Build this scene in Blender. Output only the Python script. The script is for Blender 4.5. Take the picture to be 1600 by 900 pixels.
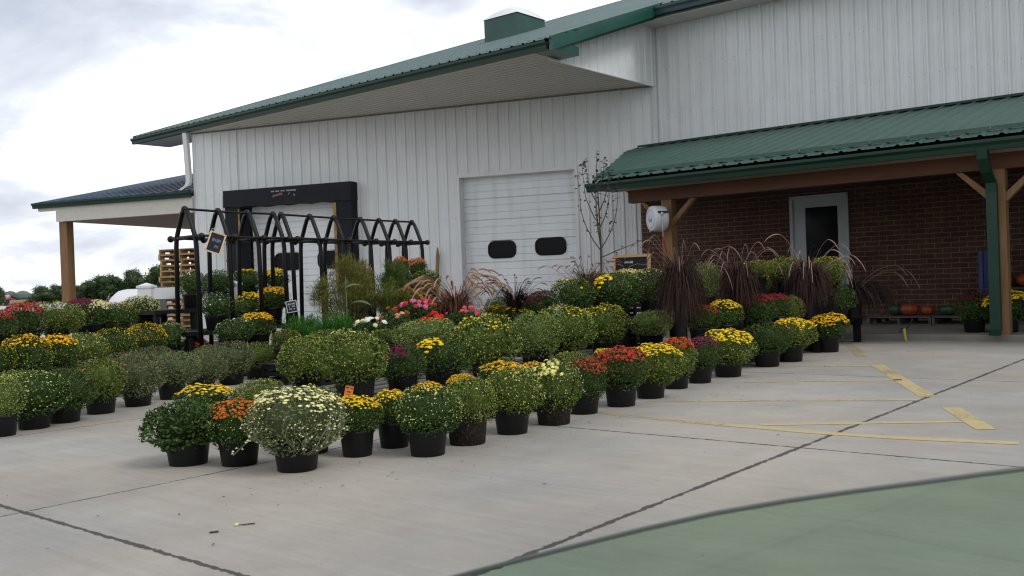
import bpy, bmesh, math, random
import numpy as np
from math import sin, cos, pi, radians, sqrt, atan2
from mathutils import Vector, Matrix

for o in list(bpy.data.objects):
    bpy.data.objects.remove(o)
SC = bpy.context.scene
COL = SC.collection

# ------------------------------------------------------------------ camera
cam_d = bpy.data.cameras.new('camera')
cam = bpy.data.objects.new('camera', cam_d); COL.objects.link(cam)
PITCH, ROLL = -0.00778, -0.03576
fw = Vector((0, cos(PITCH), sin(PITCH))); rt = Vector((1, 0, 0)); up = rt.cross(fw)
r2 = rt * cos(ROLL) + up * sin(ROLL); u2 = -rt * sin(ROLL) + up * cos(ROLL)
m = Matrix((r2, u2, -fw)).transposed().to_4x4(); m.translation = Vector((0, 0, 1.0))
cam.matrix_world = m
cam_d.sensor_width = 36; cam_d.lens = 36 * 1481.1 / 1600
cam_d.clip_start = 0.05; cam_d.clip_end = 6000
cam_d.dof.use_dof = True; cam_d.dof.focus_distance = 11; cam_d.dof.aperture_fstop = 18
SC.camera = cam

# ------------------------------------------------------------------ world, sun, exposure
W_ = bpy.data.worlds.new('World'); SC.world = W_; W_.use_nodes = True
nt = W_.node_tree; nt.nodes.clear()
def N(t, typ, **kw):
    n = t.nodes.new(typ)
    for k, v in kw.items(): setattr(n, k, v)
    return n
SUN_EL, SUN_ROT = radians(50), radians(125)
sky = N(nt, 'ShaderNodeTexSky', sky_type='NISHITA'); sky.sun_disc = False
sky.sun_elevation = SUN_EL; sky.sun_rotation = SUN_ROT; sky.air_density = 1.0; sky.dust_density = 2.0
tc = N(nt, 'ShaderNodeTexCoord'); sep = N(nt, 'ShaderNodeSeparateXYZ')
nt.links.new(tc.outputs['Generated'], sep.inputs[0])
addz = N(nt, 'ShaderNodeMath', operation='ADD'); addz.inputs[1].default_value = 0.30
mx = N(nt, 'ShaderNodeMath', operation='ABSOLUTE')
nt.links.new(sep.outputs[2], mx.inputs[0]); nt.links.new(mx.outputs[0], addz.inputs[0])
dx = N(nt, 'ShaderNodeMath', operation='DIVIDE'); dy = N(nt, 'ShaderNodeMath', operation='DIVIDE')
nt.links.new(sep.outputs[0], dx.inputs[0]); nt.links.new(addz.outputs[0], dx.inputs[1])
nt.links.new(sep.outputs[1], dy.inputs[0]); nt.links.new(addz.outputs[0], dy.inputs[1])
cb = N(nt, 'ShaderNodeCombineXYZ'); nt.links.new(dx.outputs[0], cb.inputs[0]); nt.links.new(dy.outputs[0], cb.inputs[1])
cb.inputs[2].default_value = 3.7
n1 = N(nt, 'ShaderNodeTexNoise'); n1.inputs['Scale'].default_value = 1.9; n1.inputs['Detail'].default_value = 6
n1.inputs['Roughness'].default_value = 0.55; n1.inputs['Distortion'].default_value = 0.25
nt.links.new(cb.outputs[0], n1.inputs['Vector'])
rp = N(nt, 'ShaderNodeValToRGB')
rp.color_ramp.elements[0].position = 0.33; rp.color_ramp.elements[0].color = (0.54, 0.59, 0.69, 1)
rp.color_ramp.elements[1].position = 0.57; rp.color_ramp.elements[1].color = (1.25, 1.25, 1.25, 1)
e = rp.color_ramp.elements.new(0.46); e.color = (0.80, 0.84, 0.92, 1)
nt.links.new(n1.outputs[0], rp.inputs[0])
skm = N(nt, 'ShaderNodeMix', data_type='RGBA', blend_type='MIX')
skg = N(nt, 'ShaderNodeVectorMath', operation='SCALE'); skg.inputs['Scale'].default_value = 0.10
nt.links.new(sky.outputs[0], skg.inputs[0])
skm.inputs[0].default_value = 0.90
nt.links.new(skg.outputs[0], skm.inputs[6]); nt.links.new(rp.outputs[0], skm.inputs[7])
bg = N(nt, 'ShaderNodeBackground'); bg.inputs[1].default_value = 1.0
elv = N(nt, 'ShaderNodeMapRange'); elv.inputs[1].default_value = 0.35; elv.inputs[2].default_value = 0.95; elv.inputs[3].default_value = 1.04; elv.inputs[4].default_value = 0.62
nt.links.new(mx.outputs[0], elv.inputs[0])
elm = N(nt, 'ShaderNodeVectorMath', operation='SCALE'); nt.links.new(skm.outputs[2], elm.inputs[0]); nt.links.new(elv.outputs[0], elm.inputs['Scale'])
nt.links.new(elm.outputs[0], bg.inputs[0])
wo = N(nt, 'ShaderNodeOutputWorld'); nt.links.new(bg.outputs[0], wo.inputs[0])

sun_d = bpy.data.lights.new('sun', 'SUN'); sun_d.energy = 1.3; sun_d.angle = radians(20); sun_d.color = (1, .96, .9)
sun = bpy.data.objects.new('sun', sun_d); COL.objects.link(sun)
# light comes from over the building's left rear, matching sky sun_rotation
sd = Vector((sin(SUN_ROT) * cos(SUN_EL), cos(SUN_ROT) * cos(SUN_EL), sin(SUN_EL)))
sun.rotation_euler = (-sd).to_track_quat('-Z', 'Y').to_euler()
SC.view_settings.view_transform = 'Standard'; SC.view_settings.look = 'None'
SC.view_settings.exposure = 0.12; SC.view_settings.gamma = 1
SC.render.engine = 'CYCLES'
SC.cycles.use_denoising = True; SC.cycles.pixel_filter_type = 'BLACKMAN_HARRIS'; SC.cycles.filter_width = 1.2
SC.cycles.max_bounces = 6; SC.cycles.transparent_max_bounces = 12

# ------------------------------------------------------------------ materials
MAT = {}
def mat(name, col, rough=0.6, noise=None, nscale=8, spec=0.5, metal=0, bump=0, bscale=40, island=0, trans=0, streak=None, stcol=None, coat=0):
    """principled material; noise = amount of value variation, island = per-leaf variation"""
    if name in MAT: return MAT[name]
    M = bpy.data.materials.new(name); M.use_nodes = True; t = M.node_tree; b = t.nodes['Principled BSDF']
    b.inputs['Base Color'].default_value = (*col, 1); b.inputs['Roughness'].default_value = rough
    b.inputs['Metallic'].default_value = metal; b.inputs['Specular IOR Level'].default_value = spec
    if coat: b.inputs['Coat Weight'].default_value = coat
    src = None
    co = N(t, 'ShaderNodeTexCoord')
    if noise:
        n = N(t, 'ShaderNodeTexNoise'); n.inputs['Scale'].default_value = nscale; n.inputs['Detail'].default_value = 6; n.inputs['Roughness'].default_value = .6
        t.links.new(co.outputs['Object'], n.inputs['Vector'])
        mr = N(t, 'ShaderNodeMapRange'); mr.inputs[1].default_value = .3; mr.inputs[2].default_value = .7
        mr.inputs[3].default_value = 1 - noise; mr.inputs[4].default_value = 1 + noise
        t.links.new(n.outputs[0], mr.inputs[0])
        sc = N(t, 'ShaderNodeVectorMath', operation='SCALE'); sc.inputs[0].default_value = col
        t.links.new(mr.outputs[0], sc.inputs['Scale']); src = sc.outputs[0]
    if streak:   # grime with its own shape (vertical runs or soil splashes)
        n = N(t, 'ShaderNodeTexNoise'); n.inputs['Scale'].default_value = 1; n.inputs['Detail'].default_value = 7
        mp = N(t, 'ShaderNodeMapping'); mp.inputs['Scale'].default_value = streak
        t.links.new(co.outputs['Object'], mp.inputs[0]); t.links.new(mp.outputs[0], n.inputs['Vector'])
        r = N(t, 'ShaderNodeMapRange'); r.inputs[1].default_value = .5; r.inputs[2].default_value = .75; r.inputs[3].default_value = 0; r.inputs[4].default_value = .6
        t.links.new(n.outputs[0], r.inputs[0])
        mi = N(t, 'ShaderNodeMix', data_type='RGBA'); t.links.new(r.outputs[0], mi.inputs[0])
        if src: t.links.new(src, mi.inputs[6])
        else: mi.inputs[6].default_value = (*col, 1)
        mi.inputs[7].default_value = (*(stcol or (.2, .19, .17)), 1); src = mi.outputs[2]
    if island:
        g = N(t, 'ShaderNodeNewGeometry'); mr = N(t, 'ShaderNodeMapRange'); mr.inputs[3].default_value = 1 - island; mr.inputs[4].default_value = 1 + island
        t.links.new(g.outputs['Random Per Island'], mr.inputs[0])
        sc = N(t, 'ShaderNodeVectorMath', operation='SCALE')
        if src: t.links.new(src, sc.inputs[0])
        else: sc.inputs[0].default_value = col
        t.links.new(mr.outputs[0], sc.inputs['Scale']); src = sc.outputs[0]
    if src: t.links.new(src, b.inputs['Base Color'])
    if trans:
        tr = N(t, 'ShaderNodeBsdfTranslucent'); ms = N(t, 'ShaderNodeMixShader'); ms.inputs[0].default_value = trans
        if src: t.links.new(src, tr.inputs[0])
        else: tr.inputs[0].default_value = (*col, 1)
        out = t.nodes['Material Output']
        t.links.new(b.outputs[0], ms.inputs[1]); t.links.new(tr.outputs[0], ms.inputs[2]); t.links.new(ms.outputs[0], out.inputs[0])
    if bump:
        n = N(t, 'ShaderNodeTexNoise'); n.inputs['Scale'].default_value = bscale; n.inputs['Detail'].default_value = 5
        t.links.new(co.outputs['Object'], n.inputs['Vector'])
        bp = N(t, 'ShaderNodeBump'); bp.inputs['Strength'].default_value = bump; bp.inputs['Distance'].default_value = .01
        t.links.new(n.outputs[0], bp.inputs['Height']); t.links.new(bp.outputs[0], b.inputs['Normal'])
    MAT[name] = M
    return M
def wood(name, c1, c2, sx=(3, 30, 30), rough=.75):
    if name in MAT: return MAT[name]
    M = mat(name, c1, rough); t = M.node_tree; b = t.nodes['Principled BSDF']
    co = N(t, 'ShaderNodeTexCoord'); mp = N(t, 'ShaderNodeMapping'); mp.inputs['Scale'].default_value = sx
    n = N(t, 'ShaderNodeTexNoise'); n.inputs['Scale'].default_value = 1; n.inputs['Detail'].default_value = 6
    t.links.new(co.outputs['Object'], mp.inputs[0]); t.links.new(mp.outputs[0], n.inputs['Vector'])
    r = N(t, 'ShaderNodeValToRGB'); r.color_ramp.elements[0].position = .3; r.color_ramp.elements[1].position = .7
    r.color_ramp.elements[0].color = (*c1, 1); r.color_ramp.elements[1].color = (*c2, 1)
    t.links.new(n.outputs[0], r.inputs[0])
    g = N(t, 'ShaderNodeNewGeometry'); mr = N(t, 'ShaderNodeMapRange'); mr.inputs[3].default_value = .75; mr.inputs[4].default_value = 1.25
    t.links.new(g.outputs['Random Per Island'], mr.inputs[0])
    sc = N(t, 'ShaderNodeVectorMath', operation='SCALE'); t.links.new(r.outputs[0], sc.inputs[0]); t.links.new(mr.outputs[0], sc.inputs['Scale'])
    t.links.new(sc.outputs[0], b.inputs['Base Color'])
    return M

# ------------------------------------------------------------------ mesh helper
class MB:
    def __init__(s): s.v = []; s.f = []; s.m = []
    def add(s, vs, fs, mi=0):
        k = len(s.v); s.v += [tuple(p) for p in vs]; s.f += [tuple(i + k for i in f) for f in fs]; s.m += [mi] * len(fs); return s
    def box(s, x0, x1, y0, y1, z0, z1, mi=0, M=None):
        vs = [(x, y, z) for z in (z0, z1) for y in (y0, y1) for x in (x0, x1)]
        if M is not None: vs = [M @ Vector(p) for p in vs]
        return s.add(vs, [(0, 2, 3, 1), (4, 5, 7, 6), (0, 1, 5, 4), (2, 6, 7, 3), (1, 3, 7, 5), (0, 4, 6, 2)], mi)
    def prism(s, pts, z0, z1, mi=0):    # pts 2-D outline (counter-clockwise), extruded along z
        n = len(pts); vs = [(p[0], p[1], z0) for p in pts] + [(p[0], p[1], z1) for p in pts]
        return s.add(vs, [tuple(range(n))[::-1], tuple(range(n, 2 * n))] + [(i, (i + 1) % n, n + (i + 1) % n, n + i) for i in range(n)], mi)
    def poly8(s, a, b, mi=0):           # two quads (4 points each) joined into a solid
        return s.add(list(a) + list(b), [(0, 3, 2, 1), (4, 5, 6, 7), (0, 1, 5, 4), (1, 2, 6, 5), (2, 3, 7, 6), (3, 0, 4, 7)], mi)
    def tube(s, pts, rs, n=6, mi=0, cap=True):
        pts = [Vector(p) for p in pts]
        if not hasattr(rs, '__len__'): rs = [rs] * len(pts)
        k = len(s.v); prev = None
        for i, p in enumerate(pts):
            d = (pts[min(i + 1, len(pts) - 1)] - pts[max(i - 1, 0)])
            if d.length < 1e-9: d = Vector((0, 0, 1))
            d.normalize()
            if prev is None:
                a = Vector((0, 0, 1)) if abs(d.z) < .9 else Vector((1, 0, 0)); x = d.cross(a).normalized()
            else:
                x = (prev - d * prev.dot(d)); x = x.normalized() if x.length > 1e-6 else d.orthogonal().normalized()
            prev = x; y = d.cross(x)
            for j in range(n):
                q = p + (x * cos(2 * pi * j / n) + y * sin(2 * pi * j / n)) * rs[i]; s.v.append(tuple(q))
        for i in range(len(pts) - 1):
            for j in range(n):
                a = k + i * n + j; b = k + i * n + (j + 1) % n
                s.f.append((a, b, b + n, a + n)); s.m.append(mi)
        if cap:
            s.f.append(tuple(range(k, k + n))[::-1]); s.m.append(mi)
            e = k + (len(pts) - 1) * n; s.f.append(tuple(range(e, e + n))); s.m.append(mi)
        return s
    def lathe(s, prof, n=24, mi=0, c=(0, 0, 0), close=True):
        k = len(s.v)
        for r, z in prof:
            for j in range(n): s.v.append((c[0] + r * cos(2 * pi * j / n), c[1] + r * sin(2 * pi * j / n), c[2] + z))
        for i in range(len(prof) - 1):
            for j in range(n):
                a = k + i * n + j; b = k + i * n + (j + 1) % n
                s.f.append((a, b, b + n, a + n)); s.m.append(mi)
        if close:
            s.f.append(tuple(range(k, k + n))[::-1]); s.m.append(mi)
            e = k + (len(prof) - 1) * n; s.f.append(tuple(range(e, e + n))); s.m.append(mi)
        return s
    def ball(s, c, r, nu=10, nv=6, mi=0, sq=(1, 1, 1)):
        prof = [(max(1e-4, sin(pi * i / nv)) * r, -cos(pi * i / nv) * r) for i in range(nv + 1)]
        k = len(s.v)
        for rr, z in prof:
            for j in range(nu): s.v.append((c[0] + rr * cos(2 * pi * j / nu) * sq[0], c[1] + rr * sin(2 * pi * j / nu) * sq[1], c[2] + z * sq[2]))
        for i in range(nv):
            for j in range(nu):
                a = k + i * nu + j; b = k + i * nu + (j + 1) % nu
                s.f.append((a, b, b + nu, a + nu)); s.m.append(mi)
        return s
    def mesh(s, name, mats, smooth=False):
        me = bpy.data.meshes.new(name); me.from_pydata(s.v, [], s.f)
        for M in (mats if isinstance(mats, (list, tuple)) else [mats]): me.materials.append(M)
        me.polygons.foreach_set('material_index', s.m)
        if smooth: me.polygons.foreach_set('use_smooth', [True] * len(s.f))
        me.update(); return me
    def build(s, name, mats, parent=None, smooth=False, **kw):
        o = bpy.data.objects.new(name, s.mesh(name, mats, smooth)); COL.objects.link(o)
        if parent: o.parent = parent
        for k, v in kw.items(): o[k] = v
        return o
def link(name, me, parent=None, loc=None, rot=None, sc=None, **kw):
    o = bpy.data.objects.new(name, me); COL.objects.link(o)
    if parent: o.parent = parent
    if loc is not None: o.location = loc
    if rot is not None: o.rotation_euler = rot
    if sc is not None: o.scale = sc
    for k, v in kw.items(): o[k] = v
    return o
def thing(name, label, cat, loc=(0, 0, 0), rz=0, group=None):
    o = bpy.data.objects.new(name, None); COL.objects.link(o); o.empty_display_size = .2
    o.location = loc; o.rotation_euler = (0, 0, rz); o['label'] = label; o['category'] = cat
    if group: o['group'] = group
    return o
def tag(o, label=None, cat=None, group=None, kind=None):
    for k, v in (('label', label), ('category', cat), ('group', group), ('kind', kind)):
        if v: o[k] = v
    return o
def bevel(o, w=.01, seg=2):
    b = o.modifiers.new('bevel', 'BEVEL'); b.width = w; b.segments = seg; b.limit_method = 'ANGLE'; return o

# ------------------------------------------------------------------ frames of the place
AZA, AZB = -0.87994, -1.22703
A = Vector((-sin(AZA), -cos(AZA), 0)); PN = Vector((-A.y, A.x, 0)); ROTA = atan2(A.y, A.x)     # along / away from the shop front
B = Vector((-sin(AZB), -cos(AZB), 0)); BN = Vector((-B.y, B.x, 0)); ROTB = atan2(B.y, B.x)     # along / behind the angled dock wall
CORNER = Vector((3.082, 19.51, 0))
def ab(a, b, z=0): v = A * a + PN * b; v.z = z; return v
def wp(s, t, z=0): v = CORNER + B * s + BN * t; v.z = z; return v
def w2ab(s, t): v = CORNER + B * s + BN * t; return (v.dot(A), v.dot(PN))

# ------------------------------------------------------------------ ground
def concrete_mat():
    M = mat('concrete_paving', (.36, .345, .325), .85, bump=.25, bscale=90); t = M.node_tree; b = t.nodes['Principled BSDF']
    co = N(t, 'ShaderNodeTexCoord')
    def noise(scale, det=6, vec=None, rough=.6):
        n = N(t, 'ShaderNodeTexNoise'); n.inputs['Scale'].default_value = scale; n.inputs['Detail'].default_value = det; n.inputs['Roughness'].default_value = rough
        t.links.new(vec or co.outputs['Object'], n.inputs['Vector']); return n
    def rng(src, a, b_, c, d):
        r = N(t, 'ShaderNodeMapRange'); r.inputs[1].default_value = a; r.inputs[2].default_value = b_; r.inputs[3].default_value = c; r.inputs[4].default_value = d
        t.links.new(src, r.inputs[0]); return r.outputs[0]
    def mul(x, y):
        m_ = N(t, 'ShaderNodeMath', operation='MULTIPLY'); t.links.new(x, m_.inputs[0]); t.links.new(y, m_.inputs[1]); return m_.outputs[0]
    big = rng(noise(.5, 7).outputs[0], .3, .7, .80, 1.16)
    mid = rng(noise(2.6, 8, rough=.7).outputs[0], .3, .7, .90, 1.08)
    mp = N(t, 'ShaderNodeMapping'); mp.inputs['Scale'].default_value = (1.2, 22, 1); mp.inputs['Rotation'].default_value = (0, 0, .35)
    t.links.new(co.outputs['Object'], mp.inputs[0])
    broom = rng(noise(1, 6, mp.outputs[0]).outputs[0], .3, .7, .93, 1.06)
    fine = rng(noise(160, 3).outputs[0], .3, .7, .93, 1.06)
    v = mul(mul(big, mid), mul(broom, fine))
    sc = N(t, 'ShaderNodeVectorMath', operation='SCALE'); t.links.new(v, sc.inputs['Scale'])
    warm = N(t, 'ShaderNodeMix', data_type='RGBA'); t.links.new(rng(noise(.6, 3).outputs[0], .35, .65, 0, 1), warm.inputs[0])
    warm.inputs[6].default_value = (.318, .312, .300, 1); warm.inputs[7].default_value = (.368, .336, .292, 1)
    t.links.new(warm.outputs[2], sc.inputs[0])
    # bright drips and small dark spots
    vo = N(t, 'ShaderNodeTexVoronoi'); vo.inputs['Scale'].default_value = 2.6; t.links.new(co.outputs['Object'], vo.inputs['Vector'])
    spot = rng(vo.outputs['Distance'], .018, .035, .8, 0)
    m1 = N(t, 'ShaderNodeMix', data_type='RGBA'); t.links.new(spot, m1.inputs[0]); t.links.new(sc.outputs[0], m1.inputs[6]); m1.inputs[7].default_value = (.10, .09, .075, 1)
    vo2 = N(t, 'ShaderNodeTexVoronoi'); vo2.inputs['Scale'].default_value = 9; t.links.new(co.outputs['Object'], vo2.inputs['Vector'])
    sp2 = rng(vo2.outputs['Distance'], .03, .06, .55, 0); m2 = N(t, 'ShaderNodeMix', data_type='RGBA'); t.links.new(sp2, m2.inputs[0]); t.links.new(m1.outputs[2], m2.inputs[6]); m2.inputs[7].default_value = (.17, .155, .13, 1)
    mp3 = N(t, 'ShaderNodeMapping'); mp3.inputs['Scale'].default_value = (.9, 9, 1); mp3.inputs['Rotation'].default_value = (0, 0, -.5); t.links.new(co.outputs['Object'], mp3.inputs[0])
    scr = rng(noise(1.6, 8, mp3.outputs[0], .75).outputs[0], .62, .72, 0, .5); m3 = N(t, 'ShaderNodeMix', data_type='RGBA'); t.links.new(scr, m3.inputs[0]); t.links.new(m2.outputs[2], m3.inputs[6]); m3.inputs[7].default_value = (.47, .45, .42, 1)
    stn = rng(noise(.9, 7, rough=.7).outputs[0], .58, .70, 0, .35); m4 = N(t, 'ShaderNodeMix', data_type='RGBA'); t.links.new(stn, m4.inputs[0]); t.links.new(m3.outputs[2], m4.inputs[6]); m4.inputs[7].default_value = (.20, .195, .19, 1); m1 = m4
    # sawn joints: distance to each line, wobbled a little, width breaks up along the joint
    sp = N(t, 'ShaderNodeSeparateXYZ'); t.links.new(co.outputs['Object'], sp.inputs[0])
    wob = rng(noise(14, 7, rough=.8).outputs[0], .3, .7, -.012, .012)
    wid = rng(noise(9, 8, rough=.85).outputs[0], .35, .7, .004, .026)
    last = m1.outputs[2]
    def joint(axis, pos, wmul=1.0):
        nonlocal last
        s1 = N(t, 'ShaderNodeMath', operation='SUBTRACT'); t.links.new(sp.outputs[axis], s1.inputs[0]); s1.inputs[1].default_value = pos
        s2 = N(t, 'ShaderNodeMath', operation='ADD'); t.links.new(s1.outputs[0], s2.inputs[0]); t.links.new(wob, s2.inputs[1])
        ab_ = N(t, 'ShaderNodeMath', operation='ABSOLUTE'); t.links.new(s2.outputs[0], ab_.inputs[0])
        w = N(t, 'ShaderNodeMath', operation='MULTIPLY'); t.links.new(wid, w.inputs[0]); w.inputs[1].default_value = wmul
        lt = N(t, 'ShaderNodeMath', operation='LESS_THAN'); t.links.new(ab_.outputs[0], lt.inputs[0]); t.links.new(w.outputs[0], lt.inputs[1])
        f = N(t, 'ShaderNodeMath', operation='MULTIPLY'); t.links.new(lt.outputs[0], f.inputs[0]); f.inputs[1].default_value = .88
        mi = N(t, 'ShaderNodeMix', data_type='RGBA'); t.links.new(f.outputs[0], mi.inputs[0]); t.links.new(last, mi.inputs[6]); mi.inputs[7].default_value = (.025, .022, .02, 1)
        last = mi.outputs[2]
    for p, k in ((-2.18, 1.1), (-4.61, .5), (-7.18, .5), (.24, 1), (2.66, 1), (-9.6, .6), (-12.0, .6)): joint(0, p, k)
    for p, k in ((1.93, 1.0), (5.13, .78), (8.80, .70), (-1.3, 1)): joint(1, p, k)
    t.links.new(last, b.inputs['Base Color'])
    return M
CONC = concrete_mat()
lot = MB().add([(-45, -12, 0), (30, -12, 0), (30, 45, 0), (-45, 45, 0)], [(0, 1, 2, 3)]).build('concrete_lot', CONC, kind='structure')
lot.rotation_euler.z = ROTA
g = MB().add([(-3000, -3000, -.08), (3000, -3000, -.08), (3000, 3000, -.08), (-3000, 3000, -.08)], [(0, 1, 2, 3)]).build('ground', mat('rough_grass', (.085, .12, .035), .95, noise=.35, nscale=.05), kind='structure')
road = MB().add([(-120, -20, -.03), (60, -20, -.03), (60, 128, -.03), (-120, 128, -.03)], [(0, 1, 2, 3)]).build('road', mat('old_asphalt', (.24, .24, .245), .9, noise=.12, nscale=.2), kind='structure')
fld = MB().add([(-420, 168, -.03), (400, 168, -.03), (700, 900, -.03), (-900, 900, -.03)], [(0, 1, 2, 3)]).build('farm_field', mat('stubble_field', (.17, .13, .06), .95, noise=.3, nscale=.03), kind='structure')
YEL = mat('road_paint', (.62, .46, .17), .8); t = YEL.node_tree
b = t.nodes['Principled BSDF']; co = N(t, 'ShaderNodeTexCoord'); n = N(t, 'ShaderNodeTexNoise'); n.inputs['Scale'].default_value = 9; n.inputs['Detail'].default_value = 9; n.inputs['Roughness'].default_value = .72
t.links.new(co.outputs['Object'], n.inputs['Vector'])
r = N(t, 'ShaderNodeMapRange'); r.inputs[1].default_value = .40; r.inputs[2].default_value = .62; r.inputs[3].default_value = .12; r.inputs[4].default_value = .97
t.links.new(n.outputs[0], r.inputs[0]); mi = N(t, 'ShaderNodeMix', data_type='RGBA'); t.links.new(r.outputs[0], mi.inputs[0])
mi.inputs[6].default_value = (.52, .41, .18, 1); mi.inputs[7].default_value = (.42, .36, .22, 1); t.links.new(mi.outputs[2], b.inputs['Base Color'])
n3 = N(t, 'ShaderNodeTexNoise'); n3.inputs['Scale'].default_value = 26; n3.inputs['Detail'].default_value = 9; n3.inputs['Roughness'].default_value = .8; t.links.new(co.outputs['Object'], n3.inputs['Vector'])
n4 = N(t, 'ShaderNodeTexNoise'); n4.inputs['Scale'].default_value = 1.7; n4.inputs['Detail'].default_value = 3; t.links.new(co.outputs['Object'], n4.inputs['Vector'])
sx_ = N(t, 'ShaderNodeSeparateXYZ'); t.links.new(co.outputs['Object'], sx_.inputs[0]); fade = N(t, 'ShaderNodeMapRange'); fade.inputs[1].default_value = -4.6; fade.inputs[2].default_value = -2.2; fade.inputs[3].default_value = .17; fade.inputs[4].default_value = -.05; t.links.new(sx_.outputs[0], fade.inputs[0])
a1 = N(t, 'ShaderNodeMath', operation='ADD'); t.links.new(n3.outputs[0], a1.inputs[0]); t.links.new(fade.outputs[0], a1.inputs[1])
a2 = N(t, 'ShaderNodeMath', operation='MULTIPLY_ADD'); a2.inputs[1].default_value = .5; t.links.new(n4.outputs[0], a2.inputs[0]); t.links.new(a1.outputs[0], a2.inputs[2])
wr = N(t, 'ShaderNodeMapRange'); wr.inputs[1].default_value = .75; wr.inputs[2].default_value = .97; t.links.new(a2.outputs[0], wr.inputs[0])
trn = N(t, 'ShaderNodeBsdfTransparent'); mxs = N(t, 'ShaderNodeMixShader'); t.links.new(wr.outputs[0], mxs.inputs[0]); t.links.new(b.outputs[0], mxs.inputs[1]); t.links.new(trn.outputs[0], mxs.inputs[2]); t.links.new(mxs.outputs[0], t.nodes['Material Output'].inputs[0])
def stripe(name, pts, w):
    mb = MB(); L = []
    for i, p in enumerate(pts):
        p = Vector((*p, 0)); q = Vector((*pts[min(i + 1, len(pts) - 1)], 0)) - Vector((*pts[max(i - 1, 0)], 0)); nrm = Vector((-q.y, q.x, 0)).normalized() * w / 2
        L.append((p - nrm, p + nrm))
    vs = [v for a_, b_ in L for v in ((a_.x, a_.y, .002), (b_.x, b_.y, .002))]
    mb.add(vs, [(2 * i, 2 * i + 2, 2 * i + 3, 2 * i + 1) for i in range(len(pts) - 1)])
    o = mb.build(name, YEL, kind='structure'); o.rotation_euler.z = ROTA; return o
stripe('painted_line', [(-4.05, 5.80), (-3.4, 5.71), (-2.89, 5.68), (-2.34, 5.65), (-1.82, 5.68), (-1.20, 5.80)], .10)
stripe('painted_line', [(-2.72, 5.78), (-2.2, 6.11), (-1.66, 6.45)], .078)
stripe('painted_line', [(-4.0, 6.45), (-3.1, 6.93), (-2.2, 7.37)], .078)
stripe('painted_line', [(-3.9, 7.95), (-3.3, 8.28), (-2.7, 8.62)], .078)
stripe('painted_line', [(-4.4, 9.3), (-3.35, 9.74)], .078)
stripe('painted_line', [(-4.75, 12.85), (-4.2, 11.65), (-3.79, 10.75)], .13)
stripe('painted_line', [(-3.42, 10.05), (-2.8, 8.8), (-2.18, 7.57)], .125)
stripe('painted_line', [(-1.88, 7.05), (-1.46, 6.2)], .12)
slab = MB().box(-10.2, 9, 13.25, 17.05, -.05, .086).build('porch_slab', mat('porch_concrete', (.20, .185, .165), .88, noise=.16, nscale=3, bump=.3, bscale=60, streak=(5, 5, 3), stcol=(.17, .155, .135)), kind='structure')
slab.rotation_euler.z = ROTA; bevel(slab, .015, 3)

# ------------------------------------------------------------------ the building
PITCH_R = .2485
SID = mat('white_steel_siding', (.68, .70, .71), .42, noise=.05, nscale=1.3, streak=(7, 7, .6), stcol=(.62, .625, .62))
def screws(M, pitch, rows, col=(.36, .35, .33)):
    t = M.node_tree; b = t.nodes['Principled BSDF']; co = N(t, 'ShaderNodeTexCoord'); sp = N(t, 'ShaderNodeSeparateXYZ'); t.links.new(co.outputs['Object'], sp.inputs[0]); d = []
    for ax, p, off in ((0, pitch, .055), (2, rows, .12)):
        a_ = N(t, 'ShaderNodeMath', operation='ADD'); a_.inputs[1].default_value = 100 * p - off; t.links.new(sp.outputs[ax], a_.inputs[0])
        m_ = N(t, 'ShaderNodeMath', operation='MODULO'); m_.inputs[1].default_value = p; t.links.new(a_.outputs[0], m_.inputs[0])
        s_ = N(t, 'ShaderNodeMath', operation='SUBTRACT'); s_.inputs[1].default_value = p / 2; t.links.new(m_.outputs[0], s_.inputs[0])
        q_ = N(t, 'ShaderNodeMath', operation='POWER'); q_.inputs[1].default_value = 2; t.links.new(s_.outputs[0], q_.inputs[0]); d.append(q_)
    su = N(t, 'ShaderNodeMath', operation='ADD'); t.links.new(d[0].outputs[0], su.inputs[0]); t.links.new(d[1].outputs[0], su.inputs[1])
    lt = N(t, 'ShaderNodeMath', operation='LESS_THAN'); lt.inputs[1].default_value = .008 ** 2; t.links.new(su.outputs[0], lt.inputs[0])
    mi = N(t, 'ShaderNodeMix', data_type='RGBA'); t.links.new(lt.outputs[0], mi.inputs[0]); src = b.inputs['Base Color'].links[0].from_socket
    t.links.new(src, mi.inputs[6]); mi.inputs[7].default_value = (*col, 1); t.links.new(mi.outputs[2], b.inputs['Base Color'])
screws(SID, PITCH_R * 1.0, .92)
SIDU = SID
GRN = mat('green_painted_steel', (.005, .032, .020), .4, spec=.35, noise=.12, nscale=2.5)
GRR = mat('green_roof_steel', (.030, .082, .066), .42, noise=.10, nscale=1.2, streak=(2, .8, 2), stcol=(.045, .095, .08))
BLR = mat('dark_green_roof_steel', (.055, .095, .15), .22)
SOF = mat('soffit_panel', (.56, .54, .50), .6, noise=.05, nscale=2)
WHT = mat('white_trim', (.66, .67, .68), .5, noise=.06, nscale=3)
BLK = mat('black_foam_pad', (.010, .012, .017), .7, spec=.25, noise=.3, nscale=4, bump=.3, bscale=10)
GLS = mat('dark_window_glass', (.004, .005, .006), .15, spec=.12)
OAK = wood('treated_timber', (.15, .082, .034), (.23, .132, .058), (22, 22, 2))
RED = wood('reddish_beam', (.075, .028, .012), (.11, .042, .018), (2, 20, 20))
BMT = bpy.data.materials.new('red_brick'); BMT.use_nodes = True
t = BMT.node_tree; b = t.nodes['Principled BSDF']; b.inputs['Roughness'].default_value = .9
co = N(t, 'ShaderNodeTexCoord'); sp = N(t, 'ShaderNodeSeparateXYZ'); cbn = N(t, 'ShaderNodeCombineXYZ')
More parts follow.
